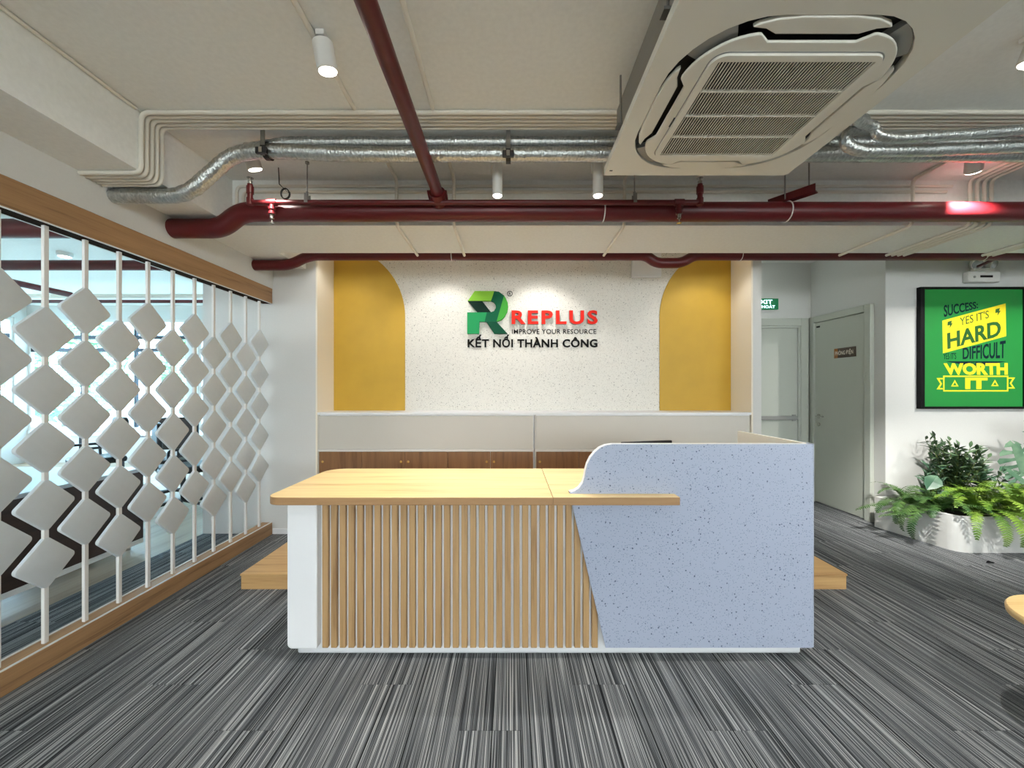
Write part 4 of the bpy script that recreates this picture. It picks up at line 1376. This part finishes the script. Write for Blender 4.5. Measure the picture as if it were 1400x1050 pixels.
mo = thing('split_leaf_plant', (4.95, 3.72, .28), 'large split-leaf plant with broad grey-green leaves', 'plant', 'leafy plants in the planter')
for c_, nn, uu, L, W in (((4.72, 3.66, .74), (-.3, -1, .0), (-.25, .1, 1), .30, .28), ((4.96, 3.62, .72), (.2, -1, .0), (.5, 0, 1), .34, .30), ((4.80, 3.46, .52), (0, -1, .1), (.1, 0, 1), .24, .24), ((5.15, 3.60, .92), (.2, -1, .0), (.3, 0, 1), .32, .28), ((4.60, 3.58, .58), (-.2, -1, .5), (-.6, 0, 1), .2, .18), ((5.2, 3.5, .66), (.1, -1, .3), (.4, 0, 1), .28, .26)):
    split_leaf(c_, nn, uu, L, W, mo)
    cv = Vector(c_) - Vector(uu).normalized() * L * .5
    MB().tube([(4.95, 3.72, .28), Vector((4.95, 3.72, .28)).lerp(cv, .5) + Vector((0, .03, .06)), cv], .0045, 6).build('stalk', STEM, mo, smooth=True)
pm = thing('palm_plant', (5.35, 3.75, .28), 'tall plant with slim leaflets reaching over the split leaves', 'plant', 'leafy plants in the planter')
tip = Vector((4.98, 3.68, 1.02))
pth = [(5.35, 3.75, .28), (5.25, 3.72, .85), (5.02, 3.68, 1.0)]
MB().tube(pth, .005, 6, fillet=.2).build('stalk', STEM, pm, smooth=True)
for k, (dx, dz) in enumerate(((-.24, .10), (-.24, .02), (-.22, -.06), (-.18, -.12), (-.10, .18))):
    m = MB()
    leaf_blade(m, Vector((5.02, 3.68, 1.0 - .02 * k)), Vector((dx, -.03, dz)), Vector((0, -1, .4)), .27, .05)
    m.build('leaf', MONST, pm)
po_ = thing('heart_leaf_plant', (3.95, 3.66, .28), 'single heart-shaped leaf on a thin stalk at the planter corner', 'plant', 'leafy plants in the planter')
MB().tube([(3.95, 3.66, .28), (3.90, 3.62, .45), (3.82, 3.58, .55)], .0035, 6, fillet=.05).build('stalk', STEM, po_, smooth=True)
m = MB()
leaf_blade(m, Vector((3.86, 3.58, .60)), Vector((-.16, -.05, -.14)), Vector((-.4, -1, .8)), .17, .13, .1)
m.build('leaf', MONST, po_)

# ================================================================== stool and scrap on the carpet
st = thing('round_stool', (2.335, 1.55, 0), 'round pale wooden stool on the carpet opposite the planter', 'stool')
MB().lathe([(.235, .415), (.248, .420), (.25, .430), (.25, .443), (.245, .450)], 48, Matrix.Translation((2.335, 1.55, 0))).build('seat', wood('birch_top', (250, 214, 152), (226, 180, 112), 'x', .4, .8), st, smooth=True)
for k in range(3):
    a_ = .3 + k * 2 * PI / 3
    MB().tube([(2.335 + .10 * math.cos(a_), 1.55 + .10 * math.sin(a_), .416), (2.335 + .17 * math.cos(a_), 1.55 + .17 * math.sin(a_), 0)], [.016, .011], 10).build('leg', OAK_P, st, smooth=True)
m = MB()
leaf_blade(m, Vector((3.775, 3.14, .004)), Vector((1, .1, .05)), Vector((0, 0, 1)), .08, .022, .6)
m.build('fallen_leaf', BLACK, label='small curled dark leaf fallen on the carpet before the planter', cat='leaf')

# ================================================================== bright room behind the screen
ld_ = thing('long_desk', (-3.75, 2.2, 0), 'long desk with dark brown front and grey top behind the screen', 'desk')
MB().box(-4.32, -3.19, .4, 3.46, .675, .705).build('desk_top', GREYTOP, ld_, bevel=.003)
MB().box(-3.225, -3.205, .42, 3.44, .095, .674).build('front_panel', WENGE, ld_)
MB().box(-3.226, -3.2045, .42, 3.44, .055, .094).build('bottom_rail', W_STEEL, ld_)
for y in (.45, 3.40):
    MB().box(-4.28, -3.23, y - .02, y + .02, .06, .674).build('end_panel', WENGE, ld_)
    for x in (-4.2, -3.3):
        MB().tube([(x, y, 0), (x, y, .06)], .02, 10).build('foot', CHROME, ld_)


def office_chair(x, y, rz, label):
    root = thing('office_chair', (0, 0, 0), label, 'chair', 'black office chairs behind the screen')
    MB().box(-.24, .24, -.23, .23, .44, .52).build('seat', BLACK, root, bevel=.03)
    MB().prism(rrect(-.22, .22, .60, 1.02, .08), 'xz', .20, .25).build('backrest', BLACK, root, bevel=.015)
    MB().tube([(0, .0, .44), (0, .22, .44), (0, .25, .75)], .018, 8, fillet=.08).build('back_support', DARKM, root, smooth=True)
    MB().tube([(0, 0, .10), (0, 0, .44)], .025, 12).build('gas_column', DARKM, root, smooth=True)
    for s_ in (-1, 1):
        MB().tube([(s_ * .24, .1, .47), (s_ * .28, .1, .66), (s_ * .28, -.14, .66)], .016, 8, fillet=.05).build('armrest', BLACK, root, smooth=True)
    for k in range(5):
        a_ = k * 2 * PI / 5
        lg = MB().tube([(0, 0, .11), (.28 * math.cos(a_), .28 * math.sin(a_), .065)], .018, 8).build('leg', DARKM, root)
        MB().lathe([(.03, -.012), (.03, .012)], 12, Matrix.Translation((.28 * math.cos(a_), .28 * math.sin(a_), .03)) @ Matrix.Rotation(PI / 2, 4, 'X')).build('caster', BLACK, lg)
    root.location = (x, y, 0)
    root.rotation_euler = (0, 0, rz)
    return root


office_chair(-4.30, 5.0, .4, 'black office chair near the white side wall of the bright room')
office_chair(-5.35, 5.1, -.5, 'black office chair in the middle of the bright room')
office_chair(-3.78, 4.55, 2.4, 'black office chair close to the end of the long desk')
wt = thing('work_table', (-4.9, 5.9, 0), 'white work table below the far window', 'table')
MB().box(-6.2, -3.5, 5.55, 6.25, .71, .74).build('table_top', W_LAM, wt, bevel=.003)
for x in (-6.1, -3.6):
    for y in (5.62, 6.18):
        MB().box(x - .025, x + .025, y - .025, y + .025, 0, .71).build('leg', DARKM, wt)
cl = thing('ceiling_disc_lamp', (-5.2, 4.6, ZS2 - .05), 'round white ceiling lamp in the bright room', 'lamp')
MB().lathe([(.06, ZS2 - .05), (.07, ZS2 - .03), (.07, ZS2)], 24, Matrix.Translation((-5.2, 4.6, 0))).build('housing', W_STEEL, cl, smooth=True)
MB().lathe([(.052, ZS2 - .053), (.056, ZS2 - .0501)], 24, Matrix.Translation((-5.2, 4.6, 0))).build('diffuser', glow('disc_glow', (255, 255, 250), 6), cl)
MB().tube([(-5.42, YP + .05, 2.55), (-5.42, 4.86, 2.55)], .035, 14).build('fire_side_pipe', RED, smooth=True, label='short red pipe running inward under the slab of the bright room', cat='pipe')
MB().tube([(-9.1, 5.45, 2.60), (-3.0, 5.45, 2.60)], .024, 12).build('fire_far_pipe', RED, smooth=True, label='thin far red pipe across the bright room', cat='pipe')
MB().tube([(-9.1, 5.9, 2.78), (-3.0, 5.9, 2.78)], .035, 12).build('grey_far_pipe', W_PIPE, smooth=True, label='pale far pipe above the thin red one in the bright room', cat='pipe')
